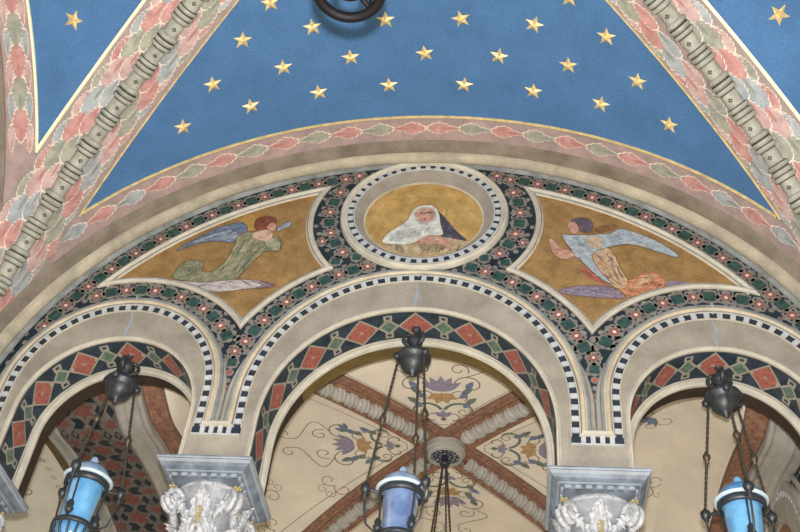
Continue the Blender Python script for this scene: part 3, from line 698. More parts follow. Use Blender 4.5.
for i in range(97):
    a = 2 * pi * i / 96; r_ = []
    for k in range(7):
        t = k / 6; r0x = .803 + (.672 - .803) * t; cz = MZ + (8.44 - MZ) * t; bz = .803 * MBF + (.602 - .803 * MBF) * t
        y = -.045 + .036 * sin(t * pi / 2)
        r_.append((r0x * cos(a), y, cz + bz * sin(a)))
    rows.append(r_)
mb.grid(rows, lambda i, j: 'stone' if j < 5 else 'cream_warm'); mb.build('cavetto', root, smooth=True)
mb = MB(); mb.fan((0, -.006, 8.44), [(.675 * cos(2 * pi * i / 72), -.006, 8.44 + .605 * sin(2 * pi * i / 72)) for i in range(72)], 'disc_gold')
pic = mb.build('gold_disc', root, label='gold painted ground of the medallion')
def smooth_poly(pts, it=2):
    for _ in range(it):
        out = []
        for i in range(len(pts)):
            a, b = pts[i], pts[(i + 1) % len(pts)]
            out += [(a[0] * .75 + b[0] * .25, a[1] * .75 + b[1] * .25), (a[0] * .25 + b[0] * .75, a[1] * .25 + b[1] * .75)]
        pts = out
    return pts
def layer(mb, pts, y, m, it=1, clip=None):
    P = smooth_poly(pts, it)
    if clip: P = [clip(x, z) for x, z in P]
    mb.poly([(x, y, z) for x, z in P], m)
def outline(mb, pts, y, m, wd=.008):
    P = smooth_poly(pts, 2); n = len(P)
    for i in range(n):
        a, b = Vector((P[i][0], 0, P[i][1])), Vector((P[(i + 1) % n][0], 0, P[(i + 1) % n][1]))
        d = (b - a)
        if d.length < 1e-5: continue
        q = Vector((-d.z, 0, d.x)).normalized() * wd * .5
        mb.poly([(a + q) + Vector((0, y, 0)), (b + q) + Vector((0, y, 0)), (b - q) + Vector((0, y, 0)), (a - q) + Vector((0, y, 0))], m)
def brush(mb, pts, y, mats, n, ang, L=.09, wd=.010, jit=.35):
    P = smooth_poly(pts, 1); xs_ = [p[0] for p in P]; zs_ = [p[1] for p in P]; c = 0
    for _ in range(n * 6):
        if c >= n: break
        x, z = random.uniform(min(xs_), max(xs_)), random.uniform(min(zs_), max(zs_)); a = ang + random.uniform(-jit, jit); l = L * random.uniform(.5, 1.3); b = random.uniform(-.5, .5)
        Q = [(x + l * t * cos(a) - l * b * t * t * sin(a), z + l * t * sin(a) + l * b * t * t * cos(a)) for t in (0, .33, .66, 1)]
        if not all(inside(P, *q) for q in Q): continue
        w_ = wd * random.uniform(.5, 1.2); yy = y - .0004 * (c % 3); m = random.choice(mats); c += 1
        wv = (.25, 1, .9, .2); up = [(q[0] - sin(a) * w_ * v / 2, yy, q[1] + cos(a) * w_ * v / 2) for q, v in zip(Q, wv)]; dn = [(q[0] + sin(a) * w_ * v / 2, yy, q[1] - cos(a) * w_ * v / 2) for q, v in zip(Q, wv)]
        mb.grid([up, dn], m)
def discclip(x, z):
    d = hypot(x / .66, (z - 8.44) / .59)
    return (x, z) if d <= 1 else (x / d, 8.44 + (z - 8.44) / d)
S = SAINT
mb = MB()
layer(mb, S['halo'], -.008, 'halo_gold'); layer(mb, S['halo_in'], -.0095, 'disc_gold'); outline(mb, S['halo'], -.0105, 'gilt', .012)
mb.build('halo', pic, label='gold halo around the veiled head')
fig = MB()
layer(fig, S['mantle'], -.011, 'p_mantle', clip=discclip); layer(fig, S['robe'], -.0125, 'p_beige', clip=discclip); layer(fig, S['shade'], -.014, 'p_beige_dark'); layer(fig, S['cuff'], -.0145, 'p_beige_dark')
layer(fig, S['veil'], -.016, 'p_veil', clip=discclip); layer(fig, S['veil_fold'], -.0175, 'p_veil_shade'); layer(fig, S['veil_in'], -.0185, 'p_veil_shade')
layer(fig, S['face'], -.020, 'p_skin'); outline(fig, S['face'], -.021, 'p_skin_light', .01)
for k in ('eye1', 'eye2', 'mouth'): layer(fig, S[k], -.0225, 'p_dark', 1)
layer(fig, S['nose'], -.0225, 'p_skin_light', 1)
layer(fig, S['hands'], -.018, 'p_skin'); layer(fig, S['finger1'], -.0195, 'p_skin_light')
outline(fig, S['veil'], -.0165, 'p_line', .007)
brush(fig, S['veil'], -.0192, ['p_veil', 'p_veil_shade', 'white'], 60, .7, .12, .014); brush(fig, S['robe'], -.0148, ['p_beige', 'p_beige_dark', 'p_cream'], 60, 1.3, .12, .014)
brush(fig, S['mantle'], -.0118, ['p_mantle', 'p_line', 'p_blue'], 20, -.9, .12, .010); brush(fig, S['hands'], -.0202, ['p_skin', 'p_skin_light', 'p_red'], 22, .1, .07, .009); brush(fig, S['face'], -.0212, ['p_skin', 'p_skin_light', 'p_red'], 14, 1.2, .03, .006)
fig.build('painted_saint', pic, label='painted half-figure in white veil and dark mantle with folded hands')

# ---------------------------------------------------------------- spandrel panels
def offset(poly, d):
    out = []; n = len(poly)
    for i in range(n):
        p0, p1, p2 = [Vector(poly[(i + k) % n]) for k in (-1, 0, 1)]
        a = (p1 - p0).normalized(); b = (p2 - p1).normalized()
        na = Vector((-a.y, a.x)); nb = Vector((-b.y, b.x)); m_ = (na + nb)
        if m_.length < 1e-4: m_ = na
        m_.normalize(); k = 1 / max(.16, m_.dot(na))
        out.append((p1.x + m_.x * d * min(k, 6), p1.y + m_.y * d * min(k, 6)))
    return out
area = sum(PANEL[i][0] * PANEL[(i + 1) % len(PANEL)][1] - PANEL[(i + 1) % len(PANEL)][0] * PANEL[i][1] for i in range(len(PANEL)))
SG = 1 if area > 0 else -1
def panel(s, label, fig, build_fig):
    root = thing('painted_panel', label, 'painting', (s * 2.0, 0, 6.75), 'gold spandrel panels')
    mb = MB()
    prof = [(0, 0), (.0, -.03), (.018, -.048), (.034, -.042), (.045, -.025), (.055, -.028), (.07, -.020), (.084, -.010), (.088, -.005)]
    rings = [[(s * x, y, z) for x, z in offset(PANEL, SG * d)] for d, y in prof]
    mb.grid([r + [r[0]] for r in rings], lambda i, j: 'cream' if i < 5 else 'stone_blue' if i == 5 else 'cream_warm'); mb.build('frame', root, label='pale stone moulded frame')
    mb = MB(); mb.poly([(s * x, -.0065, z) for x, z in offset(PANEL, SG * .084)], 'panel_gold')
    brush(mb, [(s * a, b) for a, b in offset(PANEL, SG * .10)][::2], -.0068, ['panel_gold', 'p_tan', 'panel_gold', 'p_beige_dark'], 70, .3 * s, .25, .018, 1.2) if False else None
    g = mb.build('gold_ground', root, label='plain ochre gold painted ground')
    build_fig(g)
def left_fig(g):
    A = LEFT_ANGEL
    m = MB(); layer(m, A['halo'], -.008, 'halo_gold'); m.build('halo', g)
    m = MB(); layer(m, A['wing_up'], -.010, 'p_blue'); layer(m, A['wing_up2'], -.0115, 'p_blue_light'); layer(m, A['wing_lo'], -.0095, 'p_lilac'); layer(m, A['wing_tip'], -.011, 'p_violet'); outline(m, A['wing_up'], -.0125, 'p_line', .008); outline(m, A['wing_lo'], -.0118, 'p_line', .008)
    brush(m, A['wing_up'], -.0130, ['p_blue', 'p_blue_light', 'p_mantle'], 45, .35, .16, .012, .15); brush(m, A['wing_lo'], -.0124, ['p_lilac', 'p_veil_shade', 'p_violet'], 40, -.05, .16, .012, .15)
    m.build('wings', g, label='blue upper wing and pale lilac lower wing')
    m = MB(); layer(m, A['robe'], -.014, 'p_green'); layer(m, A['fold1'], -.0155, 'p_green_light'); layer(m, A['fold2'], -.0155, 'p_green_dark'); layer(m, A['fold3'], -.0155, 'p_green_dark'); layer(m, A['sleeve'], -.0165, 'p_green_light')
    layer(m, A['neck'], -.018, 'p_skin_light'); layer(m, A['face'], -.0195, 'p_skin'); layer(m, A['hair'], -.021, 'p_hair'); layer(m, A['trumpet'], -.0185, 'p_blue_light'); outline(m, A['robe'], -.0148, 'p_line', .009); outline(m, A['face'], -.0200, 'p_dark', .005); outline(m, A['hair'], -.0214, 'p_dark', .005); outline(m, A['trumpet'], -.0192, 'p_line', .007); outline(m, A['sleeve'], -.0172, 'p_line', .006)
    brush(m, A['robe'], -.0162, ['p_green', 'p_green_light', 'p_green_dark', 'p_beige'], 110, .95, .15, .014, .3); brush(m, A['neck'], -.0188, ['p_skin_light', 'p_red', 'p_skin'], 16, .8, .06, .010)
    brush(m, A['hair'], -.0218, ['p_hair', 'p_dark', 'p_red'], 16, .2, .06, .009); brush(m, A['face'], -.0202, ['p_skin_light', 'p_red'], 6, 1.3, .03, .006)
    m.build('painted_angel', g, label='angel in a grey-green robe blowing a short trumpet, facing right')
def right_fig(g):
    A = RIGHT_ANGEL
    m = MB(); layer(m, A['halo'], -.008, 'halo_gold'); m.build('halo', g)
    m = MB(); layer(m, A['wing_lo'], -.0095, 'p_purple'); layer(m, A['wing_small'], -.0095, 'p_purple'); layer(m, A['wing_feather'], -.0105, 'p_tan'); layer(m, A['wing_up'], -.016, 'p_sky')
    outline(m, A['wing_up'], -.0168, 'p_line', .008); outline(m, A['wing_lo'], -.0102, 'p_line', .008)
    brush(m, A['wing_up'], -.0174, ['p_sky', 'p_blue_light', 'p_lilac'], 80, -.45, .16, .013, .25); brush(m, A['wing_lo'], -.0108, ['p_purple', 'p_violet', 'p_blue_light'], 36, .0, .16, .012, .12)
    m.build('wings', g, label='pale blue wing spread to the right and purple lower wing')
    m = MB(); layer(m, A['sash'], -.012, 'p_red'); layer(m, A['skirt'], -.013, 'p_orange'); layer(m, A['skirt_light'], -.0145, 'p_cream'); layer(m, A['robe'], -.0142, 'p_cream'); layer(m, A['fold1'], -.0155, 'p_beige_dark'); layer(m, A['bust'], -.0175, 'p_cream'); layer(m, A['arm'], -.0172, 'p_sky'); layer(m, A['waist'], -.0136, 'p_orange')
    layer(m, A['hands'], -.018, 'p_skin'); layer(m, A['face'], -.0195, 'p_skin'); layer(m, A['hair'], -.021, 'p_hair_blue'); outline(m, A['skirt'], -.0138, 'p_red', .01); outline(m, A['face'], -.0200, 'p_dark', .005); outline(m, A['hands'], -.0184, 'p_dark', .004); outline(m, A['arm'], -.0176, 'p_dark', .004); outline(m, A['hair'], -.0215, 'p_line', .006); outline(m, A['robe'], -.0148, 'p_line', .007)
    brush(m, A['robe'], -.0162, ['p_cream', 'p_beige_dark', 'p_orange', 'p_skin_light'], 60, -1.0, .14, .014, .25); brush(m, A['skirt'], -.0152, ['p_orange', 'p_red', 'p_cream'], 50, .3, .12, .014, .6); brush(m, A['sash'], -.0126, ['p_red', 'p_dark', 'p_orange'], 18, -.9, .1, .012)
    brush(m, A['hair'], -.0222, ['p_hair_blue', 'p_dark', 'p_tan'], 16, .2, .06, .009); brush(m, A['hands'], -.0186, ['p_skin', 'p_skin_light', 'p_red'], 18, -.5, .07, .010)
    m.build('painted_angel', g, label='angel in cream and orange robe with clasped hands, facing left')
panel(-1, 'left gold spandrel panel with a painted angel in green', None, left_fig)
panel(1, 'right gold spandrel panel with a painted angel in cream and orange', None, right_fig)

# ---------------------------------------------------------------- capitals
def spiral(c, u, v, r0, turns, n=40, sgn=1):
    out = []
    for i in range(n + 1):
        t = i / n; a = -pi / 2 + sgn * 2 * pi * turns * t; r = r0 * (1 - t) ** .8 + .012
        out.append(Vector(c) + Vector(u) * cos(a) * r + Vector(v) * sin(a) * r)
    return out
def capital(x, label, rosette='gilt'):
    yc = .30; root = thing('capital', label, 'capital', (x, yc, 4.15), 'carved capitals under the arches')
    # abacus: square stepped slab, seen from beneath
    mb = MB(); hx, hy = .45, .54
    pr = [(d, z + .055) for d, z in ((0, 4.98), (0, 4.965), (.008, 4.955), (.008, 4.945), (.03, 4.925), (.05, 4.895), (.062, 4.89), (.062, 4.88), (.085, 4.872), (.10, 4.866), (.10, 4.86))]
    rows = [[(x - hx + d, yc - hy + d, z), (x + hx - d, yc - hy + d, z), (x + hx - d, yc + hy - d, z), (x - hx + d, yc + hy - d, z)] for d, z in pr]
    mb.grid(rows, lambda i, j: 'abacus_light' if i in (1, 3, 8) else 'abacus_grey', True); mb.poly(rows[-1], 'abacus_grey'); mb.poly(rows[0], 'abacus_grey')
    ab = mb.build('abacus', root, label='blue-grey moulded square abacus')
    mb = MB(); d = .125
    for i in range(7):
        t = (i + .5) / 7; xx = x - hx + d + (2 * hx - 2 * d) * t
        mb.box((xx - .026, yc - hy + d - .012, 4.885), (xx + .026, yc - hy + d + .02, 4.917), 'abacus_light')
        yy = yc - hy + d + (2 * hy - 2 * d) * t
        for sx in (-1, 1): mb.box((x + sx * (hx - d) - .014, yy - .026, 4.885), (x + sx * (hx - d) + .014, yy + .026, 4.917), 'abacus_light')
    mb.box((x - hx + d + .01, yc - hy + d + .01, 4.885), (x + hx - d - .01, yc + hy - d - .01, 4.917), 'abacus_grey')
    mb.build('dentil_course', ab)
    # bell, its silver darkened for the shade behind the leaves
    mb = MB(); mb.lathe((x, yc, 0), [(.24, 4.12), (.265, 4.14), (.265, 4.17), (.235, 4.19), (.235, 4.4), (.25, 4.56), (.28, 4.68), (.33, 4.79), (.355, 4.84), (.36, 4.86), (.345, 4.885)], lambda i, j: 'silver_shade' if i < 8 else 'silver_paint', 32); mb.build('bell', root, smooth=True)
    def leafgeo(mb, ang, rz, z0, h, wdt, curl_, lobes=9, m='silver_paint'):
        # serrated leaf lying on the bell: rz(z) gives the bell radius
        ca, sa = cos(ang), sin(ang); er = Vector((ca, sa, 0)); et = Vector((-sa, ca, 0)); rows = []; n = 26
        for i in range(n + 1):
            t = i / n; zz = z0 + h * sin(min(1.15, t * 1.15) / 1.15 * pi / 2 * 1.12); rr = rz(zz) + .034 + curl_ * max(0, t - .45) ** 2 * 3.3
            wv = wdt * (.42 + .58 * sin(pi * min(1, t * 1.05) ** .8)) * (.74 + .26 * abs(sin(t * pi * lobes / 2)))
            if t > .93: wv *= max(.12, (1 - t) / .07)
            rows.append([Vector((x, yc, 0)) + er * (rr + .022 * (1 - abs(k)) - .030 * k * k + .016 * cos(k * pi * 3 + t * 6)) + et * k * wv + Vector((0, 0, zz - .075 * abs(k))) for k in [q / 7 for q in range(-7, 8)]])
        mb.grid(rows, m); rows2 = [[p - er * .014 for p in r] for r in rows]; mb.grid(rows2, m)
        mb.grid([[a[0], b[0]] for a, b in zip(rows, rows2)], m); mb.grid([[a[-1], b[-1]] for a, b in zip(rows, rows2)], m); mb.grid([rows[-1], rows2[-1]], m)
    rz = lambda z: .24 + .12 * max(0, (z - 4.45) / .42) ** 1.6
    for k in range(8):
        mb = MB(); leafgeo(mb, -pi / 2 + k * pi / 4 + pi / 8, rz, 4.19, .36, .105, .07); mb.build('acanthus_leaf', root, smooth=True)
    for k in range(4):
        mb = MB(); leafgeo(mb, -pi / 2 + k * pi / 2, rz, 4.44, .38, .105, .015, 9); mb.build('acanthus_leaf', root, smooth=True)
    for k in range(4):                                                   # leafy volutes under the corners
        a = -pi / 4 + k * pi / 2; er = Vector((cos(a), sin(a), 0)); et = Vector((-sin(a), cos(a), 0)); mb = MB()
        c = Vector((x, yc, 4.715)) + er * .385
        mb.ball(c, .055, 'silver_paint', 10)
        for sg in (-1, 1):
            mb.tube(spiral(c + et * sg * .035, er, (0, 0, 1), .088, 1.7), lambda t: .032 - .012 * t, 'silver_paint', 8)
            base = [Vector((x, yc, 0)) + er * (.20 + .17 * t ** 1.4) + et * sg * (.17 * (1 - t) ** .8 + .03) + Vector((0, 0, 4.36 + .33 * t)) for t in [i / 10 for i in range(11)]]
            mb.tube(base, lambda t: .022 + .020 * t, 'silver_paint', 8)
            for q in range(5):
                b = base[2 + q * 2 if q < 4 else 9] ; o = (et * sg * .045 - er * .0 + Vector((0, 0, .035)))
                mb.tube([b - o * .3, b + o * .8 + er * .02, b + o * 1.25 - Vector((0, 0, .02))], lambda t: .030 * (1 - t) ** .7 + .006, 'silver_paint', 7)
                mb.tube([b, b - et * sg * .03 + Vector((0, 0, -.045)) + er * .02], lambda t: .024 * (1 - t) + .005, 'silver_paint', 6)
        v = mb.build('volute', root, smooth=True)
        mb = MB(); p = Vector((x, yc, 4.825)) + er * .43
        mb.ball(p, .026, rosette, 8)
        for i in range(5):
            b = 2 * pi * i / 5; q = p + Vector((0, 0, .008)) + er * .030 * cos(b) + et * .030 * sin(b); mb.ball(q, .016, rosette, 6)
        mb.build('rosette', v, smooth=True, label='small gilded rosette')
    mb = MB(); er = Vector((0, -1, 0))
    for i in range(7):
        for j in range(-1, 2): mb.ball(Vector((x + j * .022 * (1 - i * .06), yc - .305 - .004 * i, 4.44 + i * .03)), .012, rosette, 6)
    mb.build('gilt_grain', root, smooth=True, label='gilded beads between the leaves')
    # column shaft
    mb = MB(); mb.lathe((x, yc, 0), [(.30, -H + .0), (.30, -H + .2), (.26, -H + .3), (.245, 0), (.225, 4.12)], 'stone', 32); mb.build('shaft', root, smooth=True)
    return root
capital(-1.785, 'silvery carved capital with leaves and volutes, between left and middle arches')
capital(1.795, 'silvery carved capital with gold rosettes, between middle and right arches')
capital(-4.30, 'silvery capital cut off by the lower left corner of the photo')
# ---------------------------------------------------------------- the gallery behind the arcade: its own small vault
XC, YC, RA, RB_, RZ, RH = .15, 3.5, 3.2, 3.4, 6.1, 1.6
def rw(x, y):
    t = min(abs(x - XC) / RA, abs(y - YC) / RB_); return RZ + RH * sqrt(max(0, 1 - t * t))
def rbar(y): return RZ + RH * sqrt(max(0, 1 - ((y - YC) / RB_) ** 2))
mb = MB(); K = 36; us = [sin(pi / 2 * i / K) for i in range(-K, K + 1)]
for i in range(2 * K):
    for j in range(2 * K):
        q = [(us[i], us[j]), (us[i + 1], us[j]), (us[i + 1], us[j + 1]), (us[i], us[j + 1])]
        P = [(XC + RA * a, max(TH, YC + RB_ * b), RZ + RH * sqrt(max(0, 1 - min(abs(a), abs(b)) ** 2))) for a, b in q]
        if P[0][1] == P[2][1]: continue
        if (i - K + .5) * (j - K + .5) > 0: mb.poly((P[0], P[1], P[2]), 'rear_cream'); mb.poly((P[0], P[2], P[3]), 'rear_cream')
        else: mb.poly((P[1], P[2], P[3]), 'rear_cream'); mb.poly((P[0], P[1], P[3]), 'rear_cream')
rear = mb.build('vault_rear', kind='structure')
def rp(x, y, off=.004):
    e = .01; n = Vector((rw(x + e, y) - rw(x - e, y), rw(x, y + e) - rw(x, y - e), -2 * e)).normalized()
    return Vector((x, y, rw(x, y))) + n * off
# painted ornament of the cream cells
def stroke(mb, f, pts, wd, m, off=.005):
    out = []
    for i, (u, v) in enumerate(pts):
        a = pts[max(i - 1, 0)]; b = pts[min(i + 1, len(pts) - 1)]; du, dv = b[0] - a[0], b[1] - a[1]; l = hypot(du, dv) or 1
        w_ = wd(i / (len(pts) - 1)) if callable(wd) else wd
        out.append([f(u - dv / l * w_ / 2, v + du / l * w_ / 2, off), f(u + dv / l * w_ / 2, v - du / l * w_ / 2, off)])
    mb.grid(out, m)
def curl(u, v, r, a0, turns, sg, n=26):      # a spiral tendril starting at (u, v) heading along a0
    out = []; cu, cv = u - r * sin(a0) * sg, v + r * cos(a0) * sg
    for i in range(n + 1):
        t = i / n; a = atan2(v - cv, u - cu) + sg * 2 * pi * turns * t; rr = r * (1 - .78 * t)
        out.append((cu + rr * cos(a), cv + rr * sin(a)))
    return out
def petal(mb, f, u, v, a, L, W_, m, off): 
    pts = []
    for i in range(12):
        t = i / 6 if i <= 6 else (12 - i) / 6; s_ = 1 if i <= 6 else -1
        lu, lv = L * t, s_ * W_ * sin(pi * t ** .8)
        pts.append(f(u + lu * cos(a) - lv * sin(a), v + lu * sin(a) + lv * cos(a), off))
    mb.fan(f(u + L * .5 * cos(a), v + L * .5 * sin(a), off), pts, m)
def ornament(f, k):
    mb = MB(); S = 'rear_scroll'
    for s in (-1, 1):
        stroke(mb, f, curl(.62, 0, .14, -.3 * s + 0, .9, s), .016, S)
        stroke(mb, f, curl(.85, .02 * s, .25, .2 * s, .62, s), lambda t: .046 - .030 * t, 'rear_leaf')
        stroke(mb, f, curl(1.05, .28 * s, .13, .9 * s, 1.1, -s), .015, S); stroke(mb, f, curl(.9, .32 * s, .10, 2.2 * s, 1.2, s), .013, S)
        stroke(mb, f, curl(1.40, .16 * s, .20, .1 * s, .95, s), .017, S)
        stroke(mb, f, curl(1.62, .34 * s, .13, .5 * s, 1.1, -s), .014, S)
        stroke(mb, f, [(1.55 + .55 * t, s * (.32 + .22 * sin(t * 5))) for t in [i / 14 for i in range(15)]], .013, S)
        stroke(mb, f, curl(2.1, .12 * s, .12, -.6 * s, 1.0, s), .013, S)
        for q in range(5): petal(mb, f, .90 + q * .10, s * (.27 + .04 * sin(q * 2)), s * (.5 + .3 * (q % 2)), .19, .045, 'rear_leaf' if (q + k) % 2 else 'rear_blue', .006)
    for a in (-.9, -.45, 0, .45, .9): petal(mb, f, 1.24, 0, a, .32, .060, 'rear_purple', .008)
    for a in (-1.1, -.4, .4, 1.1): petal(mb, f, 1.18, 0, a + pi, .21, .065, 'rear_ochre', .009)
    petal(mb, f, 1.05, 0, 0, .17, .07, 'rear_ochre', .010)
    for a in (-.8, 0, .8): petal(mb, f, .70, 0, a, .15, .042, 'rear_purple', .007)
    petal(mb, f, .69, 0, pi, .09, .04, 'rear_leaf', .007)
    if k % 2:
        for a in (-.6, .2, .9): petal(mb, f, 1.3, .38, a + .5, .16, .030, 'rear_blue', .007)
    return mb
DIR = [(0, -1), (-1, 0), (1, 0), (0, 1)]
for k, (dx, dy) in enumerate(DIR):
    f = lambda u, v, off, dx=dx, dy=dy: rp(XC + dx * u - dy * v, YC + dy * u + dx * v, off)
    mb = ornament(f, k)
    lim = 2.7                                                            # fine line following the cell's edge
    for s in (-1, 1):
        stroke(mb, f, [(.52 + i * .1 * .98, s * (.06 + i * .1 * .92)) for i in range(26)], .009, 'rear_line')
    stroke(mb, f, [(.52, -.06), (.52, .06)], .009, 'rear_line')
    mb.build('painted_ornament', rear, label='painted scrolls with a purple and ochre flower on the cream cell')
mb = MB()
for (x, y, a, q) in ((2.82, 2.65, 2.2, 0), (2.92, 4.27, .4, 1), (2.6, 4.9, 2.6, 0), (-2.49, 4.61, -.8, 1), (-2.45, 5.41, 2.8, 1), (-1.46, 4.45, 2.4, 1), (2.2, 3.6, 1.2, 1)):
    f = lambda u, v, off, x=x, y=y, a=a: rp(x + u * cos(a) - v * sin(a), y + u * sin(a) + v * cos(a), off)
    for s in (-1, 1): stroke(mb, f, curl(0, 0, .14, .2 * s, 1.0, s), .012, 'rear_scroll'); stroke(mb, f, curl(.1, .1 * s, .09, 1.2 * s, 1.1, -s), .009, 'rear_scroll')
    if q == 0:
        for b in (-.8, -.2, .4, 1.0): petal(mb, f, .02, 0, b, .19, .035, 'rear_blue', .007)
mb.build('painted_tendrils', rear, label='scattered painted tendrils on the cream cells')
# rear ribs: brown bands each side of a twisted grey rope
def rg(t, sx, sy): return Vector((XC + sx * RA * t, YC + sy * RB_ * t, RZ + RH * sqrt(max(0, 1 - t * t))))
for sx, sy, lab in ((-1, -1, 'running to the upper left'), (1, -1, 'running to the upper right'), (-1, 1, 'running to the lower left'), (1, 1, 'running to the lower right')):
    c = rg(.4, sx, sy); root = thing('vault_rib', 'brown banded rear rib with twisted grey rope, ' + lab + ' behind the arches', 'rib', (c.x, c.y, c.z - .1), 'ribs of the cream rear vault')
    t1 = .86; TT = [.04 + (t1 - .04) * i / 70 for i in range(71)]; l = hypot(RA, RB_)
    for sd in (-1, 1):
        n = Vector((-sy * RB_ / l, sx * RA / l, 0)) * sd * sx * sy
        mb = MB(); rows = []
        for t in TT:
            p = rg(t, sx, sy); r = []
            for w_, o in ((0, .014), (.13, .014), (.155, .024), (.20, .024), (.205, .015), (.275, .015), (.29, .003)):
                q = p + n * w_; r.append(rp(q.x, q.y, o + .0007 * (sx + 2 * sy)))
            rows.append(r)
        mb.grid(rows, lambda i, j: 'rear_brown_dark' if j in (1, 3, 5) else 'rear_brown'); mb.build('brown_band', root)
    S = [0]; PT = [rg(t, sx, sy) for t in [.08 + (t1 - .08) * i / 700 for i in range(701)]]; rows = []
    for i in range(700): S.append(S[-1] + (PT[i + 1] - PT[i]).length)
    for i, p in enumerate(PT):
        d = (PT[min(i + 1, 700)] - PT[max(i - 1, 0)]).normalized(); a = d.cross(Vector((0, 0, 1))).normalized(); b = d.cross(a); p = p - Vector((0, 0, .045))
        rr = .058 + .036 * abs(sin(S[i] * pi / .20)) ** .7
        rows.append([p + (a * cos(q) + b * sin(q)) * rr * (1 + .12 * cos(2 * q - S[i] * 95)) for q in (2 * pi * j / 20 for j in range(20))])
    mb = MB(); mb.grid(rows, 'rear_grey', True); mb.build('twisted_rope', root, smooth=True, label='thick grey twisted rope moulding')
# boss
root = thing('vault_boss', 'round grey boss with mosaic underside where the rear ribs cross', 'boss', (XC, YC, 7.38))
mb = MB(); mb.lathe((XC, YC, 0), [(.27, 7.7), (.27, 7.60), (.25, 7.585), (.25, 7.56), (.235, 7.53), (.20, 7.52), (.195, 7.55), (.0, 7.56)], lambda i, j: 'rear_grey' if i < 6 else 'p_mantle', 28); mb.build('drum', root, smooth=False)
mb = MB()
for ring, n, r in ((0, 8, .07), (1, 14, .13), (2, 18, .175)):
    for i in range(n):
        a = 2 * pi * (i + .5 * ring) / n; cx_, cy_ = XC + r * cos(a), YC + r * sin(a)
        mb.fan((cx_, cy_, 7.545), [(cx_ + .017 * cos(q * pi / 3), cy_ + .017 * sin(q * pi / 3), 7.547) for q in range(6)], ['p_blue_light', 'rear_ochre', 'white', 'p_blue'][(i + ring) % 4])
mb.build('mosaic_rosette', root, label='blue and gold mosaic rosette')
def chain(mb, a, b, r=.011, pitch=.055, m='chain_metal'):
    a, b = Vector(a), Vector(b); L = (b - a).length; n = max(4, int(L / pitch * 4)); ph = random.random()
    mb.tube([a + (b - a) * i / n for i in range(n + 1)], lambda t: r * (.72 + .45 * abs(sin(pi * (t * L / pitch + ph)))), m, 6)
root = thing('hanging_lamp', 'thin dark chains of a lamp hung from the rear vault boss', 'lamp', (XC, YC, 4.9))
mb = MB(); mb.lathe((XC, YC, 0), [(.0, 7.56), (.03, 7.55), (.05, 7.50), (.04, 7.46), (.07, 7.43), (.06, 7.40), (.0, 7.39)], 'iron', 14); mb.build('hook', root, smooth=True)
for k in range(4):
    a = pi / 4 + k * pi / 2 + .3; mb = MB(); chain(mb, (XC + .03 * cos(a), YC + .03 * sin(a), 7.41), (XC + .30 * cos(a), YC + .30 * sin(a), 5.0), .012)
    mb.build('chain', root)
mb = MB(); mb.tube([(XC + .30 * cos(q * pi / 16), YC + .30 * sin(q * pi / 16), 5.0) for q in range(33)], .02, 'iron', 8); mb.build('ring', root, smooth=True)

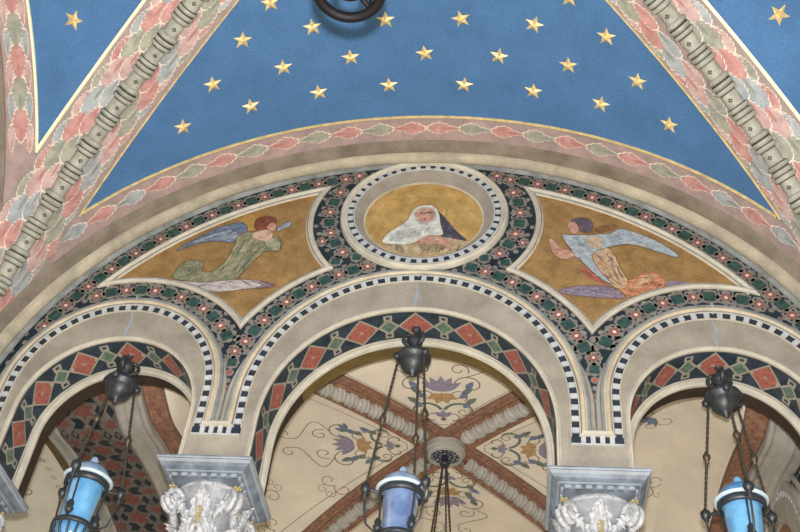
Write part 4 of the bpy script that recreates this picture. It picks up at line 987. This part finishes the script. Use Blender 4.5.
# transverse arches left and right of the gallery bay
def transverse(s, nm):
    x0 = XC + s * RA + (.25 if s > 0 else 0)
    def P(dx, dz, i, n=70):
        a = .06 + (2.5793 - .06) * i / n; y = YC + RB_ * cos(a); q = min(1, max(0, (y - TH) / 1.5))
        z = RZ + RH * sin(a) - .60 * min(1, max(0, dx + .30) / .30) * q * q * (3 - 2 * q)
        ny, nz = cos(a) / RB_, sin(a) / RH; l = hypot(ny, nz)
        return (x0 + s * dx, max(TH + .001, y - ny / l * dz), z - nz / l * dz)
    def legs(prof, m, mb):
        rows = [[P(dx, dz, i) for dx, dz in prof] for i in range(71)]
        last = [(x, y, 3.0) for x, y, z in rows[0]]
        mb.grid([last] + rows, m)
    root = thing('transverse_arch', 'shaded transverse arch seen through the %s opening' % nm, 'arch', (x0 + s * .8, YC, 3.0), 'transverse arches behind the arcade')
    mb = MB(); legs([(-.30 - (.25 if s > 0 else 0), .012), (-.04, .012), (.02, .02), (.05, .03), (.28, .03), (.30, .02)], lambda i, j: 'rear_cream' if j < 2 else 'rear_brown_dark' if j in (2, 4) else 'rear_brown', mb); mb.build('brown_band', root)
    mb = MB(); legs([(.30, .0), (.30, .10), (.34, .12), (.38, .10), (.42, .14), (.50, .15), (.52, .20), (.58, .215), (.62, .20)], 'rear_grey', mb); mb.build('stepped_moulding', root)
    if s < 0:
        mb = MB(); legs([(.62, .20), (.62, .21), (1.42, .21), (1.42, .20)], 'star_stone', mb)
        n = 70; q_ = [P(0, .21, i) for i in range(71)]; L = [0]
        for i in range(n): L.append(L[-1] + hypot(q_[i + 1][1] - q_[i][1], q_[i + 1][2] - q_[i][2]))
        def f(a, t, off):
            i = 0
            while i < n - 1 and L[i + 1] < a: i += 1
            k = (a - L[i]) / max(1e-6, L[i + 1] - L[i]); A = P(1.02 + t, .21 + off, i); B = P(1.02 + t, .21 + off, i + 1)
            return tuple(A[j] + (B[j] - A[j]) * k for j in range(3))
        def hexstar(a, t, R, m):
            pts = [(R if i % 2 == 0 else R * .56) for i in range(12)]
            mb.fan(f(a, t, .004), [f(a + pts[i] * cos(i * pi / 6), t + pts[i] * sin(i * pi / 6), .004) for i in range(12)], m)
        def rhomb(a, t, ang, R, r, m):
            q = [(R, 0), (0, r), (-R, 0), (0, -r)]
            mb.poly([f(a + u * cos(ang) - v * sin(ang), t + u * sin(ang) + v * cos(ang), .004) for u, v in q], m)
        a = .4; k = 0
        while a < L[-1] - .3:
            for t in ((-.185, .185) if False else (0,)):
                hexstar(a, t, .155, 'star_red')
            for g in range(6):
                an = pi / 6 + g * pi / 3; u, v = .205 * cos(an), .205 * sin(an)
                if g not in (1, 4) or True: rhomb(a + u, v, an + pi / 2, .105, .058, 'star_navy')
            for sg in (-1, 1):
                hexstar(a + .215, sg * .30, .10, 'star_red'); rhomb(a, sg * .34, 0, .11, .05, 'star_navy')
            a += .43; k += 1
        mb.build('star_mosaic', root, label='soffit inlaid with red six-pointed stars and dark lozenges')
        mb = MB(); legs([(1.42, .20), (1.46, .215), (1.52, .20), (1.54, .15), (1.62, .14), (1.66, .10), (1.70, .12), (1.74, .10), (1.74, .0)], 'rear_grey', mb); mb.build('far_moulding', root)
        mb = MB(); legs([(1.74, .0), (1.74, -.002), (1.95, -.002), (1.95, -.01)], 'shade_gold', mb); legs([(1.95, -.01), (5.2, -.01)], 'rear_cream', mb)
        f2 = lambda u, v, off: Vector((x0 - 1.95 - .55 - u, YC + .1 + v, rbar(YC + .1 + v) - .59 - off - .003))
        mb2 = mb
        for (x, y) in ((.2, .2), (1.0, 1.2)):
            for sg in (-1, 1): stroke(mb2, lambda u, v, off: f2(u + x, v + y, off), curl(0, 0, .16, .3 * sg, 1.0, sg), .016, 'rear_scroll'); stroke(mb2, lambda u, v, off: f2(u + x, v + y, off), curl(.12, .12 * sg, .12, 1.3 * sg, 1.2, -sg), .012, 'rear_scroll')
        for i in range(9):
            for j in range(3):
                if j <= (8 - i) / 3: stroke(mb2, f2, curl(-.40 + j * .12, -1.5 + i * .22, .05, 1.0 + j, 1.2, 1 if j % 2 else -1, 14), .009, 'rear_scroll')
        far = mb.build('far_web', root, label='cream vault with painted scrolls beyond the transverse arch')
    return root, P, legs
transverse(-1, 'left')
root, P, legs = transverse(1, 'right')
# wall filling the right end: dotted mosaic band and a smaller dentilled arch
X = XC + RA + .95
mb = MB(); n = 70; rows = [[P(.62, .20, i), P(.70, .20, i), P(.70, .26, i)] for i in range(n + 1)]; mb.grid(rows, 'rear_grey'); 
pts = [P(.70, .25, i) for i in range(n + 1)]
mb.poly([(X, TH, 3.0)] + [(X, p[1], p[2]) for p in pts[::-1]] + [(X, 6.8, 3.0)], 'star_navy')
fill = mb.build('wall_right_rear', kind='structure')
mb = MB()
def yring(yc_, zc_, r0, r1, dx0, dx1, m, mbb, n=48):
    rows = []
    for i in range(n + 1):
        a = pi * i / n; rows.append([(X - dx0, yc_ + r0 * cos(a), zc_ + r0 * sin(a)), (X - dx0 - dx1, yc_ + r0 * cos(a), zc_ + r0 * sin(a)), (X - dx0 - dx1, yc_ + r1 * cos(a), zc_ + r1 * sin(a)), (X - dx0, yc_ + r1 * cos(a), zc_ + r1 * sin(a))])
    rows = [[(x, y, 3.0) for x, y, z in rows[0]]] + rows + [[(x, y, 3.0) for x, y, z in rows[-1]]]
    mbb.grid(rows, m)
for i in range(1, n):                                                 # pale dots of the mosaic band
    p = P(.70, .33, i); 
    mb.fan((X - .01, p[1], p[2]), [(X - .008, p[1] + .022 * cos(q * pi / 3), p[2] + .022 * sin(q * pi / 3)) for q in range(6)], 'white' if i % 2 else 'rear_grey')
    p = P(.70, .42, i)
    mb.fan((X - .01, p[1], p[2]), [(X - .008, p[1] + .016 * cos(q * pi / 3), p[2] + .016 * sin(q * pi / 3)) for q in range(6)], 'rear_grey')
mb.build('dotted_mosaic', fill, label='dark mosaic band with pale dots')
t = thing('arch', 'small dim dentilled arch on the rear side wall at the far right', 'arch', (X, 3.4, 3.0))
mb = MB(); yring(3.4, 5.95, 1.0, 1.10, 0, .06, 'rear_grey', mb); yring(3.4, 5.95, 1.18, 1.22, 0, .04, 'rear_grey', mb); yring(3.4, 5.95, .62, .92, 0, .05, 'rear_grey', mb)
for i in range(26):
    a = pi * (i + .5) / 26; mb.obox((X - .03, 3.4 + .96 * cos(a), 5.95 + .96 * sin(a)), (0, -sin(a), cos(a)), (0, cos(a), sin(a)), (1, 0, 0), .03, .035, .02, 'white')
mb.build('dentil_ring', t)
mb = MB(); mb.poly([(X - .02, 3.4 + .62, 3.0)] + [(X - .02, 3.4 + .62 * cos(pi * i / 30), 5.95 + .62 * sin(pi * i / 30)) for i in range(31)] + [(X - .02, 3.4 - .62, 3.0)], 'rear_brown'); mb.build('blind_panel', t, label='brown blind field of the arch')
mb = MB(); mb.poly([(-9, 6.9, -H), (6, 6.9, -H), (6, 6.9, 9), (-9, 6.9, 9)], 'rear_cream'); mb.build('wall_back', kind='structure')

# ---------------------------------------------------------------- hanging lamps in the three arches
def lamp(cx, cy, ztop, rot, glass, cap, label, zr=5.0):
    root = thing('hanging_lamp', label, 'lamp', (cx, cy, 4.35), 'blue glass lamps hanging in the arches')
    zc = ztop - .52                                                    # bowl of the canopy
    mb = MB()
    mb.lathe((cx, cy, 0), [(.0, ztop), (.045, ztop - .005), (.05, ztop - .03), (.025, ztop - .05), (.022, ztop - .10), (.05, ztop - .12), (.085, ztop - .16), (.075, ztop - .22), (.045, ztop - .25), (.05, ztop - .27),
             (.03, ztop - .29), (.06, ztop - .31), (.10, ztop - .33), (.165, ztop - .37), (.185, ztop - .41), (.18, ztop - .43), (.15, ztop - .45), (.145, ztop - .48), (.12, ztop - .54), (.07, ztop - .59), (.03, ztop - .61), (.028, ztop - .64), (.0, ztop - .66)], 'iron', 28)
    can = mb.build('canopy', root, smooth=True, label='dark iron ceiling canopy with scrolled knot')
    for k in range(3):
        a = rot + k * 2 * pi / 3; er = Vector((cos(a), sin(a), 0)); mb = MB()
        mb.tube(spiral(Vector((cx, cy, ztop - .17)) + er * .065, er, (0, 0, 1), .062, 1.3, 24), lambda t: .024 - .01 * t, 'iron', 8)
        mb.build('scroll', can, smooth=True); mb = MB()
        mb.ball(Vector((cx, cy, ztop - .42)) + er * .18, .042, 'iron', 8); mb.tube([Vector((cx, cy, ztop - .42)) + er * .18, Vector((cx, cy, ztop - .50)) + er * .165], .014, 'iron', 6)
        mb.build('lug', can, smooth=True)
    RK = .34
    for k in range(3):
        a = rot + k * 2 * pi / 3; er = Vector((cos(a), sin(a), 0)); A = Vector((cx, cy, ztop - .48)) + er * .165; B = Vector((cx, cy, zr + .03)) + er * RK
        mb = MB(); chain(mb, A, B, .013); ch = mb.build('chain', root)
        mb = MB(); M_ = A + (B - A) * .5; mb.lathe((M_.x, M_.y, 0), [(.001, M_.z + .075), (.014, M_.z + .07), (.016, M_.z + .045), (.034, M_.z + .03), (.038, M_.z + .01), (.030, M_.z - .015), (.016, M_.z - .03), (.014, M_.z - .06), (.001, M_.z - .065)], 'brass_dark', 12)
        mb.build('link_bead', ch, smooth=True)
        mb = MB(); C_ = Vector((cx, cy, zr)) + er * RK
        mb.lathe((C_.x, C_.y, 0), [(.001, zr + .07), (.016, zr + .06), (.018, zr + .04), (.044, zr + .028), (.05, zr), (.042, zr - .03), (.020, zr - .045), (.026, zr - .06), (.012, zr - .08), (.010, zr - .12), (.001, zr - .13)], 'iron', 12)
        mb.tube([C_, Vector((cx, cy, zr - .02)) + er * .19], .016, 'iron', 8)
        mb.tube([Vector((cx, cy, zr - .02)) + er * .20, Vector((cx, cy, zr - .25)) + er * .182, Vector((cx, cy, zr - .44)) + er * .180], .010, 'iron', 6)
        mb.tube([C_ - Vector((0, 0, .05)), Vector((cx, cy, zr - .20)) + er * .33, Vector((cx, cy, zr - .36)) + er * .30, Vector((cx, cy, zr - .44)) + er * .20], .010, 'iron', 6)
        c2 = Vector((cx, cy, zr - .34)) + er * .190
        mb.lathe((c2.x, c2.y, 0), [(.001, zr - .27), (.022, zr - .29), (.035, zr - .32), (.030, zr - .35), (.045, zr - .37), (.03, zr - .41), (.001, zr - .42)], 'iron', 10)
        mb.build('arm', root, smooth=True, label='iron arm ending in a turned knob')
    mb = MB(); n = 40
    mb.lathe((cx, cy, 0), [(.188, zr + .018), (.210, zr + .018), (.216, zr + .0), (.212, zr - .035), (.190, zr - .042), (.184, zr - .02), (.188, zr + .018)], 'iron', n); mb.build('ring', root, smooth=True, label='dark iron ring holding the glass')
    mb = MB(); mb.lathe((cx, cy, 0), [(.170, zr - .03), (.166, zr - .08), (.160, zr - .16), (.152, zr - .26), (.146, zr - .36), (.146, zr - .44), (.155, zr - .50), (.150, zr - .56), (.12, zr - .62), (.05, zr - .65), (.001, zr - .655)], glass, n)
    mb.build('glass', root, smooth=True, label='blue glass cylinder')
    mb = MB(); mb.lathe((cx, cy, 0), [(.218, zr + .022), (.238, zr + .028), (.246, zr + .04), (.238, zr + .052), (.212, zr + .056), (.205, zr + .04), (.218, zr + .022)], 'glass_lip', n); mb.build('glass_rim', root, smooth=True, label='pale rim of the glass')
    mb = MB(); mb.lathe((cx, cy, 0), [(.206, zr + .05), (.200, zr + .085), (.182, zr + .125), (.150, zr + .165), (.105, zr + .195), (.055, zr + .212), (.03, zr + .218), (.028, zr + .235), (.040, zr + .255), (.034, zr + .285), (.014, zr + .305), (.001, zr + .31)], cap, n); mb.build('glass_lid', root, smooth=True, label='domed glass lid with a small knob')
    mb = MB(); mb.lathe((cx, cy, 0), [(.178, zr - .43), (.192, zr - .44), (.196, zr - .47), (.186, zr - .49), (.176, zr - .47), (.178, zr - .43)], 'iron', n)
    for k in range(14):
        a = 2 * pi * k / 14; er = Vector((cos(a), sin(a), 0)); mb.tube([Vector((cx, cy, zr - .48)) + er * .186, Vector((cx, cy, zr - .56)) + er * .175, Vector((cx, cy, zr - .66)) + er * .11, Vector((cx, cy, zr - .70)) + er * .02], .013, 'iron', 6)
    mb.build('basket', root, smooth=True, label='openwork iron basket under the glass')
    return root
lamp(-3.06, .28, 6.62, -pi / 2, 'glass_blue', 'glass_opal', 'bright blue glass lamp hanging on chains in the left arch')
lamp(0.0, .28, 7.04, pi / 2 - .26, 'glass_pale', 'glass_opal', 'pale blue glass lamp hanging on chains in the middle arch')
lamp(3.09, .28, 6.62, -pi / 2, 'glass_blue', 'glass_blue', 'deep blue glass lamp hanging on chains in the right arch')

# iron ring of the large lamp hung from the crown of the nave vault
root = thing('hanging_lamp', 'black iron ring lamp under the blue vault, cut by the top edge', 'lamp', (0, -4.76, 5.4))
mb = MB(); mb.tube([(.20 * cos(q * pi / 24), -4.76 + .20 * sin(q * pi / 24), 5.46) for q in range(49)], .034, 'iron_black', 10, False); mb.build('ring', root, smooth=True)
mb = MB(); mb.tube([(.085 * cos(q * pi / 16), -4.76 + .085 * sin(q * pi / 16), 5.50) for q in range(33)], .024, 'iron_black', 8, False)
for k in range(3):
    a = .9 + k * 2 * pi / 3; mb.tube([(.085 * cos(a), -4.76 + .085 * sin(a), 5.50), (.19 * cos(a), -4.76 + .19 * sin(a), 5.48)], .018, 'iron_black', 8)
mb.build('inner_ring', root, smooth=True)
for k in range(3):
    a = .9 + k * 2 * pi / 3; mb = MB(); mb.ball((.20 * cos(a), -4.76 + .20 * sin(a), 5.49), .036, 'iron_black', 8); chain(mb, (.19 * cos(a), -4.76 + .19 * sin(a), 5.50), (0, -4.76, 6.6), .010, .055, 'iron_black'); mb.build('chain', root)
mb = MB(); chain(mb, (0, -4.76, 6.6), (0, -4.76, 9.38), .012, .06, 'iron_black'); mb.build('chain', root)
